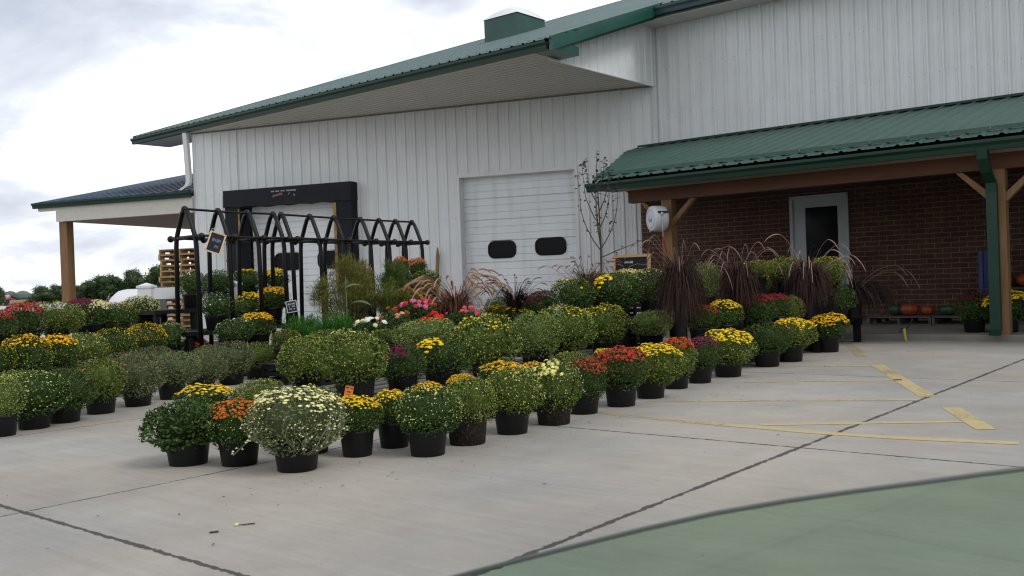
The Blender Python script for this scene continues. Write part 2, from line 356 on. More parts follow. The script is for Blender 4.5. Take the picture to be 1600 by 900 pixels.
t.links.new(co.outputs['Object'], sp.inputs[0]); t.links.new(sp.outputs[0], cbn.inputs[0]); t.links.new(sp.outputs[2], cbn.inputs[1])
br = N(t, 'ShaderNodeTexBrick'); t.links.new(cbn.outputs[0], br.inputs['Vector'])
br.inputs['Scale'].default_value = 1; br.inputs['Brick Width'].default_value = .26; br.inputs['Row Height'].default_value = .086; br.inputs['Mortar Size'].default_value = .006
br.inputs['Color1'].default_value = (.078, .034, .021, 1); br.inputs['Color2'].default_value = (.050, .022, .015, 1); br.inputs['Mortar'].default_value = (.17, .13, .10, 1); br.inputs['Mortar Smooth'].default_value = .2
br.inputs['Bias'].default_value = -.1
nn = N(t, 'ShaderNodeTexNoise'); nn.inputs['Scale'].default_value = 3; nn.inputs['Detail'].default_value = 6; t.links.new(co.outputs['Object'], nn.inputs['Vector'])
mr = N(t, 'ShaderNodeMapRange'); mr.inputs[1].default_value = .3; mr.inputs[2].default_value = .7; mr.inputs[3].default_value = .8; mr.inputs[4].default_value = 1.2; t.links.new(nn.outputs[0], mr.inputs[0])
scn = N(t, 'ShaderNodeVectorMath', operation='SCALE'); t.links.new(br.outputs[0], scn.inputs[0]); t.links.new(mr.outputs[0], scn.inputs['Scale']); t.links.new(scn.outputs[0], b.inputs['Base Color'])
bp = N(t, 'ShaderNodeBump'); bp.inputs['Strength'].default_value = .5; bp.inputs['Distance'].default_value = .006; bp.invert = True
t.links.new(br.outputs['Fac'], bp.inputs['Height']); t.links.new(bp.outputs[0], b.inputs['Normal'])

def prof(u0, u1, p=PITCH_R, big=.022, minor=.004, off=0):
    pts = [(u0, 0)]
    k = math.floor((u0 - off) / p) - 1
    while off + k * p < u1 + p:
        c = off + k * p
        for d, h in ((-.034, 0), (-.015, big), (.015, big), (.034, 0), (p / 3 - .012, 0), (p / 3 - .006, minor), (p / 3 + .006, minor), (p / 3 + .012, 0),
                     (2 * p / 3 - .012, 0), (2 * p / 3 - .006, minor), (2 * p / 3 + .006, minor), (2 * p / 3 + .012, 0)):
            if u0 + .001 < c + d < u1 - .001: pts.append((c + d, h))
        k += 1
    pts.append((u1, 0)); return pts
def sheet(mb, fn, u0, u1, v0, v1, mi=0, **kw):
    """ribbed steel sheet: fn(u, v, h) -> point; v0/v1 numbers or functions of u"""
    f0 = v0 if callable(v0) else (lambda u: v0); f1 = v1 if callable(v1) else (lambda u: v1)
    P = prof(u0, u1, **kw); vs = []
    for u, h in P: vs += [fn(u, f0(u), h), fn(u, f1(u), h)]
    mb.add(vs, [(2 * i, 2 * i + 2, 2 * i + 3, 2 * i + 1) for i in range(len(P) - 1)], mi)

bld = thing('farm_shop', 'white ribbed steel farm shop with green metal roofs, dock doors and a brick porch', 'building', (0, 0, 0))
FA = thing  # noqa
def partA(mb, name, M, **kw):      # part whose local x runs along the shop front, y away from the car
    o = mb.build(name, M, bld, **kw); o.rotation_euler.z = ROTA; return o
def partB(mb, name, M, **kw):      # part in the frame of the angled dock wall
    o = mb.build(name, M, bld, **kw); o.location = CORNER; o.rotation_euler.z = ROTB; return o
def sub(parent, mb, name, M, **kw): return mb.build(name, M, parent, **kw)
ZS, ZU = 4.91, 6.08
RZ0, RM = 5.09, .3537
def rz(b_): return RZ0 + RM * (b_ - 12.9)
# siding of the dock wall
mb = MB(); wf = lambda u, v, h: (u, -h, v)
for u0, u1, z0, z1 in ((-11.51, -10.2, 0, ZS), (-10.2, -7.17, 3.1, ZS), (-7.17, -4.45, 0, ZS), (-4.45, -1.76, 3.36, ZS), (-1.76, 0, 0, ZS)):
    sheet(mb, wf, u0, u1, z0, z1)
partB(mb, 'dock_wall', SID)
mb = MB(); sheet(mb, lambda u, v, h: (u, 17 - h, v), -10.05, 9, 0, ZU, big=.042, minor=.007); mb.box(-10.07, -10.0, 16.95, 17.0, 3.6, ZU)
partA(mb, 'upper_wall', SIDU)
mb = MB(); sheet(mb, lambda u, v, h: (-10.05 + h, u, v), 13.45, 17.0, ZS - .02, lambda u: rz(u) - .12)
mb.box(-10.06, -10.02, 13.4, 17, ZS - .05, ZS - .01)
partA(mb, 'gable_return_wall', SID)
mb = MB().box(-10.10, -10.02, 16.93, 16.99, 3.6, ZU - .03).box(-10.09, -10.03, 16.9, 16.93, 4.86, 4.92); partA(mb, 'corner_trim', WHT)
mb = MB().box(-11.5, -.05, -.03, -.001, ZS - .035, ZS - .004); partB(mb, 'soffit_shadow_channel', mat('channel_shadow_grey', (.20, .19, .18), .7))  # dark grey strip: shadow line between wall and soffit put into its colour
# closed rear volume
la, lb = w2ab(-11.51, 0)
mb = MB(); mb.add([(la, lb, 0), (la, 37.5, 0), (la, 37.5, rz(37.5) - .15), (la, lb, rz(lb) - .15)], [(0, 1, 2, 3)])
mb.add([(9, 17, 0), (9, 37.5, 0), (9, 37.5, rz(37.5) - .15), (9, 17, rz(17) - .15)], [(0, 3, 2, 1)])
mb.add([(la, 37.5, 0), (9, 37.5, 0), (9, 37.5, rz(37.5)), (la, 37.5, rz(37.5))], [(0, 1, 2, 3)])
partA(mb, 'end_wall', SID)
# main roof: one plane, the eave steps back over the right wing
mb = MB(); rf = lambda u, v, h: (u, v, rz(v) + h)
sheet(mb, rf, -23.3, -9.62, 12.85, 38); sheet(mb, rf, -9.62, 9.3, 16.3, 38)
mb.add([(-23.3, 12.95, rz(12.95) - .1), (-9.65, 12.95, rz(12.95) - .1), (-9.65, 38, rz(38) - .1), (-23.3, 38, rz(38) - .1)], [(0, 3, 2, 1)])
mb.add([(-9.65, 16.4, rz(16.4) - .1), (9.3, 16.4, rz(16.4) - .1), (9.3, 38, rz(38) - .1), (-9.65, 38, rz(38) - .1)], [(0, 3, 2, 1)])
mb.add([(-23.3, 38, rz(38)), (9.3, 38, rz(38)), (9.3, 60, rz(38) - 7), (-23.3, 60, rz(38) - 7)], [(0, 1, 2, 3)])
roof = partA(mb, 'main_roof', mat('sky_sheen_teal_roof', (.075, .128, .132), .33, noise=.10, nscale=1.2, streak=(2, .8, 2), stcol=(.11, .18, .18)))  # lighter than the porch roof: grazing sky reflection put into the colour
mb = MB()
for k in range(56):
    x0 = -23.1 + k * PITCH_R - .0
    mb.box(x0, x0 + .12, 13.28, 13.30, rz(13.29) + .003, rz(13.29) + .018)
sub(roof, mb, 'snow_stop', GRN)
mb = MB()   # left rake trim and right rake trim
for a0, a1, b0, b1, hh in ((-23.34, -23.26, 12.9, 38, .16), (-9.66, -9.58, 12.9, 16.62, .24)):
    mb.poly8([(a0, b0, rz(b0) - hh + .03), (a1, b0, rz(b0) - hh + .03), (a1, b1, rz(b1) - hh + .03), (a0, b1, rz(b1) - hh + .03)],
             [(a0, b0, rz(b0) + .035), (a1, b0, rz(b0) + .035), (a1, b1, rz(b1) + .035), (a0, b1, rz(b1) + .035)])
mb.poly8([(-10.05, 13.4, rz(13.4) - .26), (-9.66, 13.4, rz(13.4) - .26), (-9.66, 16.6, rz(16.6) - .26), (-10.05, 16.6, rz(16.6) - .26)],
         [(-10.05, 13.4, rz(13.4) - .1), (-9.66, 13.4, rz(13.4) - .1), (-9.66, 16.6, rz(16.6) - .1), (-10.05, 16.6, rz(16.6) - .1)])
mb.box(-10.05, -9.62, 12.98, 13.72, ZS, 5.06)
partA(mb, 'rake_trim', mat('rake_green', (.014, .075, .058), .3, noise=.15, nscale=2))
def gutter(mb, x0, x1, y, z0, z1, d=.12):   # K-style profile swept along x
    P = [(y, z0), (y - d * .62, z0), (y - d * .70, z0 + (z1 - z0) * .45), (y - d, z0 + (z1 - z0) * .72), (y - d, z1), (y - d + .012, z1), (y - d + .012, z0 + (z1 - z0) * .75), (y - .01, z0 + .03), (y - .01, z1), (y, z1)]
    n_ = len(P); vs = [(x0, p, q) for p, q in P] + [(x1, p, q) for p, q in P]
    mb.add(vs, [(i, (i + 1) % n_, n_ + (i + 1) % n_, n_ + i) for i in range(n_)] + [tuple(range(n_))[::-1], tuple(range(n_, 2 * n_))])
mb = MB(); gutter(mb, -23.35, -9.7, 12.95, ZS, 5.055, .12); mb.box(-23.3, -9.7, 12.95, 12.99, ZS + .002, 5.05)
partA(mb, 'front_gutter', GRN)
mb = MB(); gutter(mb, -9.58, 9.3, 16.36, ZU + .03, 6.27, .12); mb.box(-9.6, 9.3, 16.36, 16.40, ZU, 6.26)
partA(mb, 'upper_gutter', mat('dark_teal_steel', (.015, .05, .055), .35))
mb = MB()
pa, pb = w2ab(0, 0); qa, qb = la, lb
mb.prism([(-10.06, 12.99), (-10.06, 13.45), (-10.06, 13.6), (-10.05, 16.99), (qa, qb + .004), (-20.88, 13.9), (-23.26, 13.9), (-23.26, 12.99)], ZS, ZS + .03)
grooves = MB(); yy = 13.12
while yy < 16.9:
    left = qa + (yy - qb) / (17 - qb) * (pa - qa) if yy > qb else -23.2
    grooves.box(left + .06, -10.12, yy, yy + .012, ZS - .004, ZS - .001); yy += .16
sf = partA(mb, 'eave_soffit', SOF); sub(sf, grooves, 'soffit_groove', mat('soffit_groove_grey', (.36, .345, .32), .7))
mb = MB(); mb.box(-10.05, 9.2, 16.40, 16.98, ZU - .02, ZU)
for i in range(30): mb.box(-9.8 + i * .6, -9.72 + i * .6, 16.42, 16.96, ZU - .026, ZU - .021)
partA(mb, 'upper_soffit', SOF)
# skylight
sa0, sa1, sb0, sb1, szt = -17.5, -16.3, 20.35, 21.6, 8.36
sky_o = MB().add([(x, y, z) for z in (7.4, szt) for x, y in ((sa0, sb0), (sa1, sb0), (sa1, sb1), (sa0, sb1))], [(0, 1, 5, 4), (1, 2, 6, 5), (2, 3, 7, 6), (3, 0, 4, 7), (4, 5, 6, 7)])
sko = partA(sky_o, 'skylight_curb', mat('skylight_green', (.015, .075, .06), .45, noise=.15, nscale=2))
mb = MB(); n_ = 12
for i in range(n_ + 1):
    for j in range(n_ + 1):
        u, v = i / n_ * 2 - 1, j / n_ * 2 - 1
        mb.v.append(((sa0 + sa1) / 2 + u * .63, (sb0 + sb1) / 2 + v * .655, szt + .005 + .34 * max(0, (1 - abs(u) ** 2.2)) ** .6 * max(0, (1 - abs(v) ** 2.2)) ** .6))
for i in range(n_):
    for j in range(n_):
        k = i * (n_ + 1) + j; mb.f.append((k, k + n_ + 1, k + n_ + 2, k + 1)); mb.m.append(0)
sub(sko, mb, 'skylight_dome', mat('white_acrylic', (.8, .82, .86), .2), smooth=True)

# brick wall below the porch, with the door
mb = MB()
for u0, u1, z0, z1 in ((-10.43, -7.20, .0, 3.59), (-7.20, -6.11, 2.37, 3.59), (-6.11, 9, .0, 3.59)):
    mb.box(u0, u1, 16.87, 16.94, z0, z1)
partA(mb, 'brick_wall', BMT)
df = partA(MB().box(-7.20, -7.14, 16.84, 16.93, .086, 2.36).box(-6.17, -6.11, 16.84, 16.93, .086, 2.36).box(-7.20, -6.11, 16.84, 16.93, 2.30, 2.362), 'door_frame', mat('door_white', (.40, .43, .46), .5, noise=.05))
dl = sub(df, MB().box(-7.14, -6.91, 16.87, 16.91, .10, 2.30).box(-6.31, -6.17, 16.87, 16.91, .10, 2.30).box(-6.91, -6.31, 16.87, 16.91, 2.14, 2.30).box(-6.91, -6.31, 16.87, 16.91, .10, .38), 'door_leaf', MAT['door_white'])
sub(df, MB().box(-6.91, -6.31, 16.885, 16.895, .38, 2.14), 'door_glass', GLS)
sub(df, MB().tube([(-6.27, 16.85, 1.02), (-6.27, 16.80, 1.02), (-6.33, 16.80, 1.02)], .011, 8).box(-6.30, -6.24, 16.865, 16.872, .95, 1.09), 'door_handle', mat('brushed_metal', (.4, .4, .4), .35, metal=1))
# porch roof
RB0, RZP0, RB1, RZP1 = 12.82, 2.58, 16.95, 3.66
pz = lambda v: RZP0 + (RZP1 - RZP0) * (v - RB0) / (RB1 - RB0)
cut = lambda u: RB1 if u < -10.72 else (RB0 if u > -8.82 else RB1 - (u + 10.72) / 1.9 * (RB1 - RB0))
mb = MB(); sheet(mb, lambda u, v, h: (u, v, pz(v) + h), -10.7, 9.2, cut, RB1)
mb.add([(-10.7, 16.9, pz(16.9) - .06), (-8.80, 12.9, pz(12.9) - .06), (9.2, 12.9, pz(12.9) - .06), (9.2, 16.9, pz(16.9) - .06)], [(0, 3, 2, 1)])
mb.add([(-10.72, RB1, pz(RB1)), (-8.82, RB0, pz(RB0)), (-8.82, RB0, pz(RB0) - .07), (-10.72, RB1, pz(RB1) - .07)], [(0, 1, 2, 3)])
pr = partA(mb, 'porch_roof', GRR)
mb = MB().box(-10.65, 9.2, 16.86, 16.97, 3.66, 3.70); sub(pr, mb, 'roof_flashing', GRN)
vb = 13.12
sg = MB()
for i in range(36):
    x0 = -8.92 + i * .5
    sg.poly8([(x0, vb, pz(vb) + .022), (x0 + .485, vb, pz(vb) + .022), (x0 + .485, vb + .11, pz(vb + .11) + .024), (x0, vb + .11, pz(vb + .11) + .024)],
             [(x0, vb, pz(vb) + .034), (x0 + .485, vb, pz(vb) + .034), (x0 + .485, vb + .11, pz(vb + .11) + .036), (x0, vb + .11, pz(vb + .11) + .036)])
    sg.box(x0, x0 + .485, vb - .008, vb, pz(vb) + .022, pz(vb) + .075)
sub(pr, sg, 'snow_guard', GRR)
mb = MB(); gutter(mb, -8.93, 9.2, 12.88, 2.40, 2.535, .12); partA(mb, 'porch_gutter', GRN)
mb = MB().box(-8.70, 9.2, 12.88, 13.25, 2.40, 2.425); partA(mb, 'porch_soffit', mat('weathered_board', (.30, .25, .20), .8, noise=.1))
partA(MB().box(-8.42, 9.2, 13.26, 13.42, 2.20, 2.42), 'porch_beam', RED)
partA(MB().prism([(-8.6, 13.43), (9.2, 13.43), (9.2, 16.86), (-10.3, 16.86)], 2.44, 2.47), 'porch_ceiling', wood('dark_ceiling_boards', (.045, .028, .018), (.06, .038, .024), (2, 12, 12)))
for a_, lab in ((-7.72, 'timber post carrying the white hose reel'), (-2.90, 'timber post behind the green downpipe'), (2.0, None), (7, None)):
    mb = MB().box(a_ - .09, a_ + .09, 13.27, 13.43, .086, 2.20); po = partA(mb, 'porch_post', OAK)
    if lab: po['label'] = lab
    for s_ in (-1, 1):
        sub(po, MB().poly8([(a_ + s_ * .09, 13.30, 1.78), (a_ + s_ * .09, 13.40, 1.78), (a_ + s_ * .09, 13.40, 1.90), (a_ + s_ * .09, 13.30, 1.90)],
                           [(a_ + s_ * .50, 13.30, 2.195), (a_ + s_ * .50, 13.40, 2.195), (a_ + s_ * .42, 13.40, 2.198), (a_ + s_ * .42, 13.30, 2.198)]), 'knee_brace', OAK)
def pipe(mb, pts, w=.05, d=.04):   # rectangular downpipe
    for p, q in zip(pts[:-1], pts[1:]):
        p, q = Vector(p), Vector(q)
        mb.poly8([(p.x - w, p.y - d, p.z), (p.x + w, p.y - d, p.z), (p.x + w, p.y + d, p.z), (p.x - w, p.y + d, p.z)],
                 [(q.x - w, q.y - d, q.z), (q.x + w, q.y - d, q.z), (q.x + w, q.y + d, q.z), (q.x - w, q.y + d, q.z)])
mb = MB(); pipe(mb, [(-2.96, 12.83, 2.44), (-2.96, 12.85, 2.30), (-2.955, 13.0, 2.14), (-2.95, 13.19, 2.02), (-2.95, 13.2, 1.9), (-2.95, 13.2, .16), (-2.95, 13.1, .09)], .062, .045)
partA(mb, 'downpipe', GRN, label='green downpipe in front of the porch post')
# white downpipe at the dock wall's left corner
mb = MB(); pipe(mb, [(-11.60, -.12, 4.92), (-11.58, -.1, 4.2), (-11.56, -.10, 3.72), (-11.60, -.10, 3.62), (-11.80, -.10, 3.52)], .06, .05)
partB(mb, 'downpipe', WHT, label='white downpipe at the left corner draining onto the canopy roof')

# overhead door in the dock wall
def sectional(mb, s0, s1, z0, z1, t_):
    vs = []; zz = z0; P = []
    h = (z1 - z0) / 7
    for i in range(7):
        for k, (dz, dt) in enumerate(((0, .026), (.014, 0), (h * .33 - .014, 0), (h * .33, .014), (h * .33 + .014, 0), (h * .66 - .014, 0), (h * .66, .014), (h * .66 + .014, 0), (h - .014, 0))):
            P.append((zz + dz, t_ + dt))
        zz += h
    P.append((z1, t_))
    for z, tt in P: vs += [(s0, tt, z), (s1, tt, z)]
    mb.add(vs, [(2 * i, 2 * i + 1, 2 * i + 3, 2 * i + 2) for i in range(len(P) - 1)])
def rrect(s0, s1, z0, z1, r, n=6):
    P = []
    for cx, cz, a0 in ((s1 - r, z0 + r, -90), (s1 - r, z1 - r, 0), (s0 + r, z1 - r, 90), (s0 + r, z0 + r, 180)):
        for i in range(n + 1): a = radians(a0 + 90 * i / n); P.append((cx + r * cos(a), cz + r * sin(a)))
    return P
def ywin(parent, s0, s1, z0, z1, t_, r=.15):
    f = MB(); o_ = rrect(s0, s1, z0, z1, r); i_ = rrect(s0 + .035, s1 - .035, z0 + .035, z1 - .035, r - .035); n_ = len(o_)
    vs = [(x, t_ - .02, z) for x, z in o_] + [(x, t_ - .025, z) for x, z in i_] + [(x, t_ + .01, z) for x, z in o_] + [(x, t_ + .0, z) for x, z in i_]
    f.add(vs, [(i, (i + 1) % n_, n_ + (i + 1) % n_, n_ + i) for i in range(n_)] + [(2 * n_ + i, 2 * n_ + (i + 1) % n_, (i + 1) % n_, i) for i in range(n_)] + [(n_ + i, n_ + (i + 1) % n_, 3 * n_ + (i + 1) % n_, 3 * n_ + i) for i in range(n_)])
    w = sub(parent, f, 'door_window', mat('black_rubber', (.004, .004, .005), .5, spec=.2))
    gm = MB(); gm.add([(x, t_ - .006, z) for x, z in i_], [tuple(range(n_))]); sub(w, gm, 'pane', GLS)
DWH = mat('door_panel_white', (.72, .745, .76), .45, noise=.035, nscale=1.5, streak=(5, 5, .7), stcol=(.52, .53, .52))
mb = MB(); sectional(mb, -4.42, -1.78, 0, 3.31, .22); od = partB(mb, 'overhead_door', DWH)
ywin(od, -3.88, -3.22, 1.50, 1.89, .22); ywin(od, -2.78, -2.07, 1.52, 1.91, .22)
mb = MB().box(-4.50, -4.42, -.03, .24, 0, 3.39).box(-1.78, -1.71, -.03, .24, 0, 3.39).box(-4.42, -1.78, -.03, .24, 3.31, 3.39)
partB(mb, 'overhead_door_trim', WHT)
# loading dock door with black seal
mb = MB(); sectional(mb, -9.95, -7.42, 0, 3.02, .15); dd = partB(mb, 'dock_door', DWH)
ywin(dd, -9.36, -8.60, 1.44, 1.86, .15); ywin(dd, -8.17, -7.50, 1.44, 1.86, .15)
for s0 in (-10.40, -7.40):
    mb = MB().box(s0, s0 + .42, -.30, .1, .9, 3.02)
    for z_ in (1.3, 1.7, 2.1, 2.5, 2.85): mb.box(s0 - .01, s0 + .43, -.31, -.0, z_, z_ + .035)
    ds = partB(mb, 'dock_seal', BLK)
hd = MB(); K = 22
tops = []; 
for i in range(K + 1):
    s_ = -10.42 + i / K * 3.46; sag = .035 * sin(i * 1.7) * (.4 + .6 * (i > K * .8)) + (-.03 if 18 < i < 21 else 0)
    tops.append((s_, 2.985 + sag))
hv = [(s_, -.34, z_) for s_, z_ in tops] + [(s_, -.32, 3.39) for s_, z_ in tops] + [(s_, .05, 3.39) for s_, z_ in tops] + [(s_, .05, z_) for s_, z_ in tops]
q = K + 1
hf = []
for i in range(K):
    for r_ in range(4):
        a_, b_ = r_ * q + i, r_ * q + i + 1; c_, d_ = ((r_ + 1) % 4) * q + i + 1, ((r_ + 1) % 4) * q + i
        hf.append((a_, b_, c_, d_))
hf += [(0, q, 2 * q, 3 * q), (K, 3 * q + K, 2 * q + K, q + K)]
hd.add(hv, hf); hp = sub(ds, hd, 'head_pad', BLK)
sub(ds, MB().box(-7.43, -7.36, -.325, -.303, 1.05, 2.93).box(-10.02, -9.98, -.325, -.303, 2.2, 2.93), 'guide_stripe', mat('faded_orange', (.24, .14, .03), .6, noise=.6, nscale=6))
def scribble(mb, x0, x1, z, h, y, seed, words=(.25, .12, .3), arch=0, th=None):
    rr = random.Random(seed); x = x0; th = th or h * .18
    while x < x1:
        w = h * rr.uniform(.35, .8); k = rr.random(); zz = z + arch * (1 - ((x - (x0 + x1) / 2) / ((x1 - x0) / 2)) ** 2)
        e = min(x + w * .75, x1)
        if k < .85:
            mb.box(x, x + th, y - .001, y, zz, zz + h * rr.uniform(.6, 1))
            mb.box(x, e, y - .0015, y, zz + h * .42, zz + h * .42 + th)
            mb.box(e - th, e, y - .001, y, zz + h * rr.uniform(0, .3), zz + h * rr.uniform(.6, 1))
        else: x += h * .5
        x += w
lg = MB(); scribble(lg, -9.06, -8.38, 3.27, .035, -.345, 3); lo = sub(hp, lg, 'logo_text', mat('logo_white', (.45, .45, .47), .6))
lg = MB(); scribble(lg, -9.02, -8.42, 3.14, .07, -.345, 5, arch=.05); sub(hp, lg, 'logo_text', mat('logo_rose', (.30, .14, .15), .6))

# lean-to canopy on the left
mb = MB(); cz = lambda v: 3.46 + .2165 * v
sheet(mb, lambda u, v, h: (u, v, cz(v) + h), -16.5, -11.5, -.12, 6.2, big=.065, minor=0, p=.36)
mb.add([(-16.4, 0, cz(0) - .1), (-11.5, 0, cz(0) - .1), (-11.5, 6.2, cz(6.2) - .1), (-16.4, 6.2, cz(6.2) - .1)], [(0, 3, 2, 1)])
cr = partB(mb, 'canopy_roof', BLR)
sub(cr, MB().poly8([(-16.53, -.1, cz(-.1) - .08), (-16.46, -.1, cz(-.1) - .08), (-16.46, 6.2, cz(6.2) - .08), (-16.53, 6.2, cz(6.2) - .08)],
                   [(-16.53, -.1, cz(-.1) + .05), (-16.46, -.1, cz(-.1) + .05), (-16.46, 6.2, cz(6.2) + .05), (-16.53, 6.2, cz(6.2) + .05)]), 'rake_trim', GRN)
mb = MB(); gutter(mb, -16.5, -11.5, -.1, 3.33, 3.47, .12); partB(mb, 'canopy_gutter', GRN)
mb = MB().box(-15.8, -11.5, -.09, .02, 2.96, 3.36).box(-16.4, -15.8, -.09, .02, 3.26, 3.36); partB(mb, 'canopy_fascia', mat('fascia_offwhite', (.55, .53, .48), .6, noise=.05))
partB(MB().box(-15.8, -11.5, .03, 6.0, 2.97, 3.0), 'canopy_ceiling', wood('canopy_boards', (.20, .15, .11), (.25, .19, .14), (2, 12, 12)))
partB(MB().box(-15.8, -15.56, .0, .24, 0, 2.955), 'canopy_post', OAK)
partB(MB().box(-12.75, -12.45, 5.6, 5.9, 0, 2.965), 'canopy_post', mat('dark_post', (.03, .03, .035), .6))

# ------------------------------------------------------------------ potted mums
rng = random.Random(7)
LEAF = {'dark': (.050, .094, .024), 'green': (.112, .158, .032), 'light': (.140, .195, .050), 'grey': (.125, .158, .068)}
LM = {k: mat('mum_leaf_' + k, c, .65, island=.78, trans=.10, spec=.12) for k, c in LEAF.items()}
PC = {'yellow': (.82, .56, .02), 'gold': (.80, .44, .015), 'paleyel': (.70, .68, .22), 'cream': (.80, .75, .38), 'white': (.78, .79, .70), 'red': (.42, .045, .03),
      'scarlet': (.52, .075, .02), 'rust': (.30, .06, .028), 'crimson': (.30, .012, .035), 'burgundy': (.17, .012, .06), 'wine': (.10, .014, .03), 'bronze': (.50, .13, .02), 'pink': (.62, .14, .28), 'rosy': (.20, .085, .075), 'peach': (.70, .36, .18), 'scarletb': (.62, .02, .02), 'coral': (.62, .10, .12), 'lime': (.26, .33, .10)}
PM = {k: mat('petal_' + k, c, .7, island=.28, trans=.10, spec=.12) for k, c in PC.items()}
POT = mat('black_nursery_plastic', (.006, .006, .007), .45, noise=.35, nscale=9, spec=.3)
POTD = mat('soil_stained_plastic', (.014, .013, .012), .8, spec=.2, noise=.3, nscale=14, streak=(9, 9, 9), stcol=(.13, .075, .045))
POTS = mat('dusty_plastic', (.012, .012, .0125), .7, spec=.2, noise=.3, nscale=12, streak=(12, 12, 5), stcol=(.05, .047, .042))
SOIL = mat('potting_soil', (.025, .018, .012), .95)
def npv(v): return v / np.linalg.norm(v)
def shell(th, ph, seed):
    """point on the unit mum shape: flat-ish dome, narrowing to the pot"""
    st, ct = sin(th), cos(th)
    e = .82
    r = abs(st) ** e; z = (abs(ct) ** .86) * (1 if ct > 0 else -1)
    if ct < 0: r *= 1 - .42 * abs(ct) ** 1.3
    w = 1 + .07 * sin(ph + 2 * seed) + .06 * sin(3 * ph + seed) * st + .045 * sin(5 * ph + 2.3 * seed + 4 * th) + .04 * sin(7 * th + seed * 1.7 + 2 * ph)
    return np.array([r * cos(ph) * w, r * sin(ph) * w, z * (1 + .05 * sin(4 * ph + seed))])
def mum_leaves(seed, n=3900, ls=.078):
    R = random.Random(seed); V = []; F = []; MI = []
    for i in range(n):
        u = R.random(); th = math.acos(1 - 1.93 * u); ph = R.random() * 2 * pi
        p = shell(th, ph, seed) * (1 - .26 * R.random() ** 1.5) * (1 + .028 * R.gauss(0, 1))
        nrm = npv(p + np.array([0, 0, .25])); rnd = np.array([R.gauss(0, 1) for _ in range(3)])
        d = npv(nrm * .9 + rnd * .55 + np.array([0, 0, .30])); s_ = npv(np.cross(d, rnd + nrm * .3)); 
        L = ls * R.uniform(.65, 1.35); w = L * R.uniform(.26, .36); up_ = np.cross(s_, d)
        k = len(V); V += [tuple(p - d * L * .5), tuple(p + s_ * w - up_ * w * .25), tuple(p + d * L * .62), tuple(p - s_ * w - up_ * w * .25), ]
        F += [(k, k + 1, k + 2), (k, k + 2, k + 3)]
    # inner mass of twigs
    k = len(V); nu, nv = 14, 9
    for i in range(nv + 1):
        for j in range(nu): V.append(tuple(shell(pi * (.02 + .96 * i / nv), 2 * pi * j / nu, seed) * (.62 + .03 * R.random())))
    for i in range(nv):
        for j in range(nu): a = k + i * nu + j; b_ = k + i * nu + (j + 1) % nu; F.append((a, a + nu, b_ + nu, b_))
    mb = MB(); mb.v = V; mb.f = F; mb.m = [0] * len(F); return mb.mesh('mum_foliage', LM['dark'])
def bloom(mb, p, n, r, R, flat=.32, ang=None):
    """one open flower: ragged petal ring round a raised centre"""
    n = npv(n); a = npv(np.cross(n, np.array([.3, .2, 1.0]) if abs(n[2]) < .95 else np.array([1., 0, 0]))); b_ = np.cross(n, a); k = len(mb.v); q = 7
    a0 = R.random() * 6
    for j in range(2 * q):
        t_ = a0 + pi * j / q; rr = r * (1.0 if j % 2 == 0 else .72) * R.uniform(.9, 1.1); mb.v.append(tuple(p + (a * cos(t_) + b_ * sin(t_)) * rr + n * r * .02 * R.uniform(-3, 3)))
    for j in range(q):
        t_ = a0 + .3 + 2 * pi * j / q; mb.v.append(tuple(p + (a * cos(t_) + b_ * sin(t_)) * r * .48 + n * r * flat))
    mb.v.append(tuple(p + n * r * flat * 1.25))
    for j in range(q):
        o0, o1, o2 = k + 2 * j, k + (2 * j + 1) % (2 * q), k + (2 * j + 2) % (2 * q); i0, i1 = k + 2 * q + j, k + 2 * q + (j + 1) % q
        mb.f += [(o0, o1, i0), (o1, o2, i1), (o1, i1, i0), (i0, i1, k + 3 * q)]; mb.m += [0] * 4
def bud(mb, p, n, r):
    n = npv(n); a = npv(np.cross(n, np.array([.31, .2, 1.0]))); b_ = np.cross(n, a); k = len(mb.v)
    mb.v += [tuple(p + n * r * 1.1), tuple(p + a * r), tuple(p + b_ * r), tuple(p - a * r), tuple(p - b_ * r)]
    mb.f += [(k, k + 1, k + 2), (k, k + 2, k + 3), (k, k + 3, k + 4), (k, k + 4, k + 1)]; mb.m += [1] * 4
KINDS = {  # (blooms, cap angle, bloom radius, buds, bud cap angle, bud radius, clumpiness)
    'none': (0, 0, 0, 12, 2, .014, 0), 'none2': (0, 0, 0, 520, 2.0, .017, 0), 'bud': (9, .9, .045, 420, 1.8, .015, 1), 'bud2': (30, 1.3, .04, 560, 1.5, .024, 0), 'pale': (44, 1.25, .040, 330, 1.8, .020, 1),
    'few': (12, 1.35, .062, 170, 1.6, .017, 1), 'spark': (60, .95, .040, 260, 1.7, .016, 1), 'cap': (250, 1.02, .060, 200, 1.8, .019, .5), 'goldcap': (210, 1.15, .052, 300, 1.8, .020, .6),
    'full': (330, 1.32, .066, 90, 1.7, .024, 0), 'cream': (360, 1.22, .044, 260, 1.9, .018, .8), 'part': (38, .62, .085, 200, 1.7, .019, 0), 'yelcap': (70, .55, .07, 40, 1.2, .018, 0)}
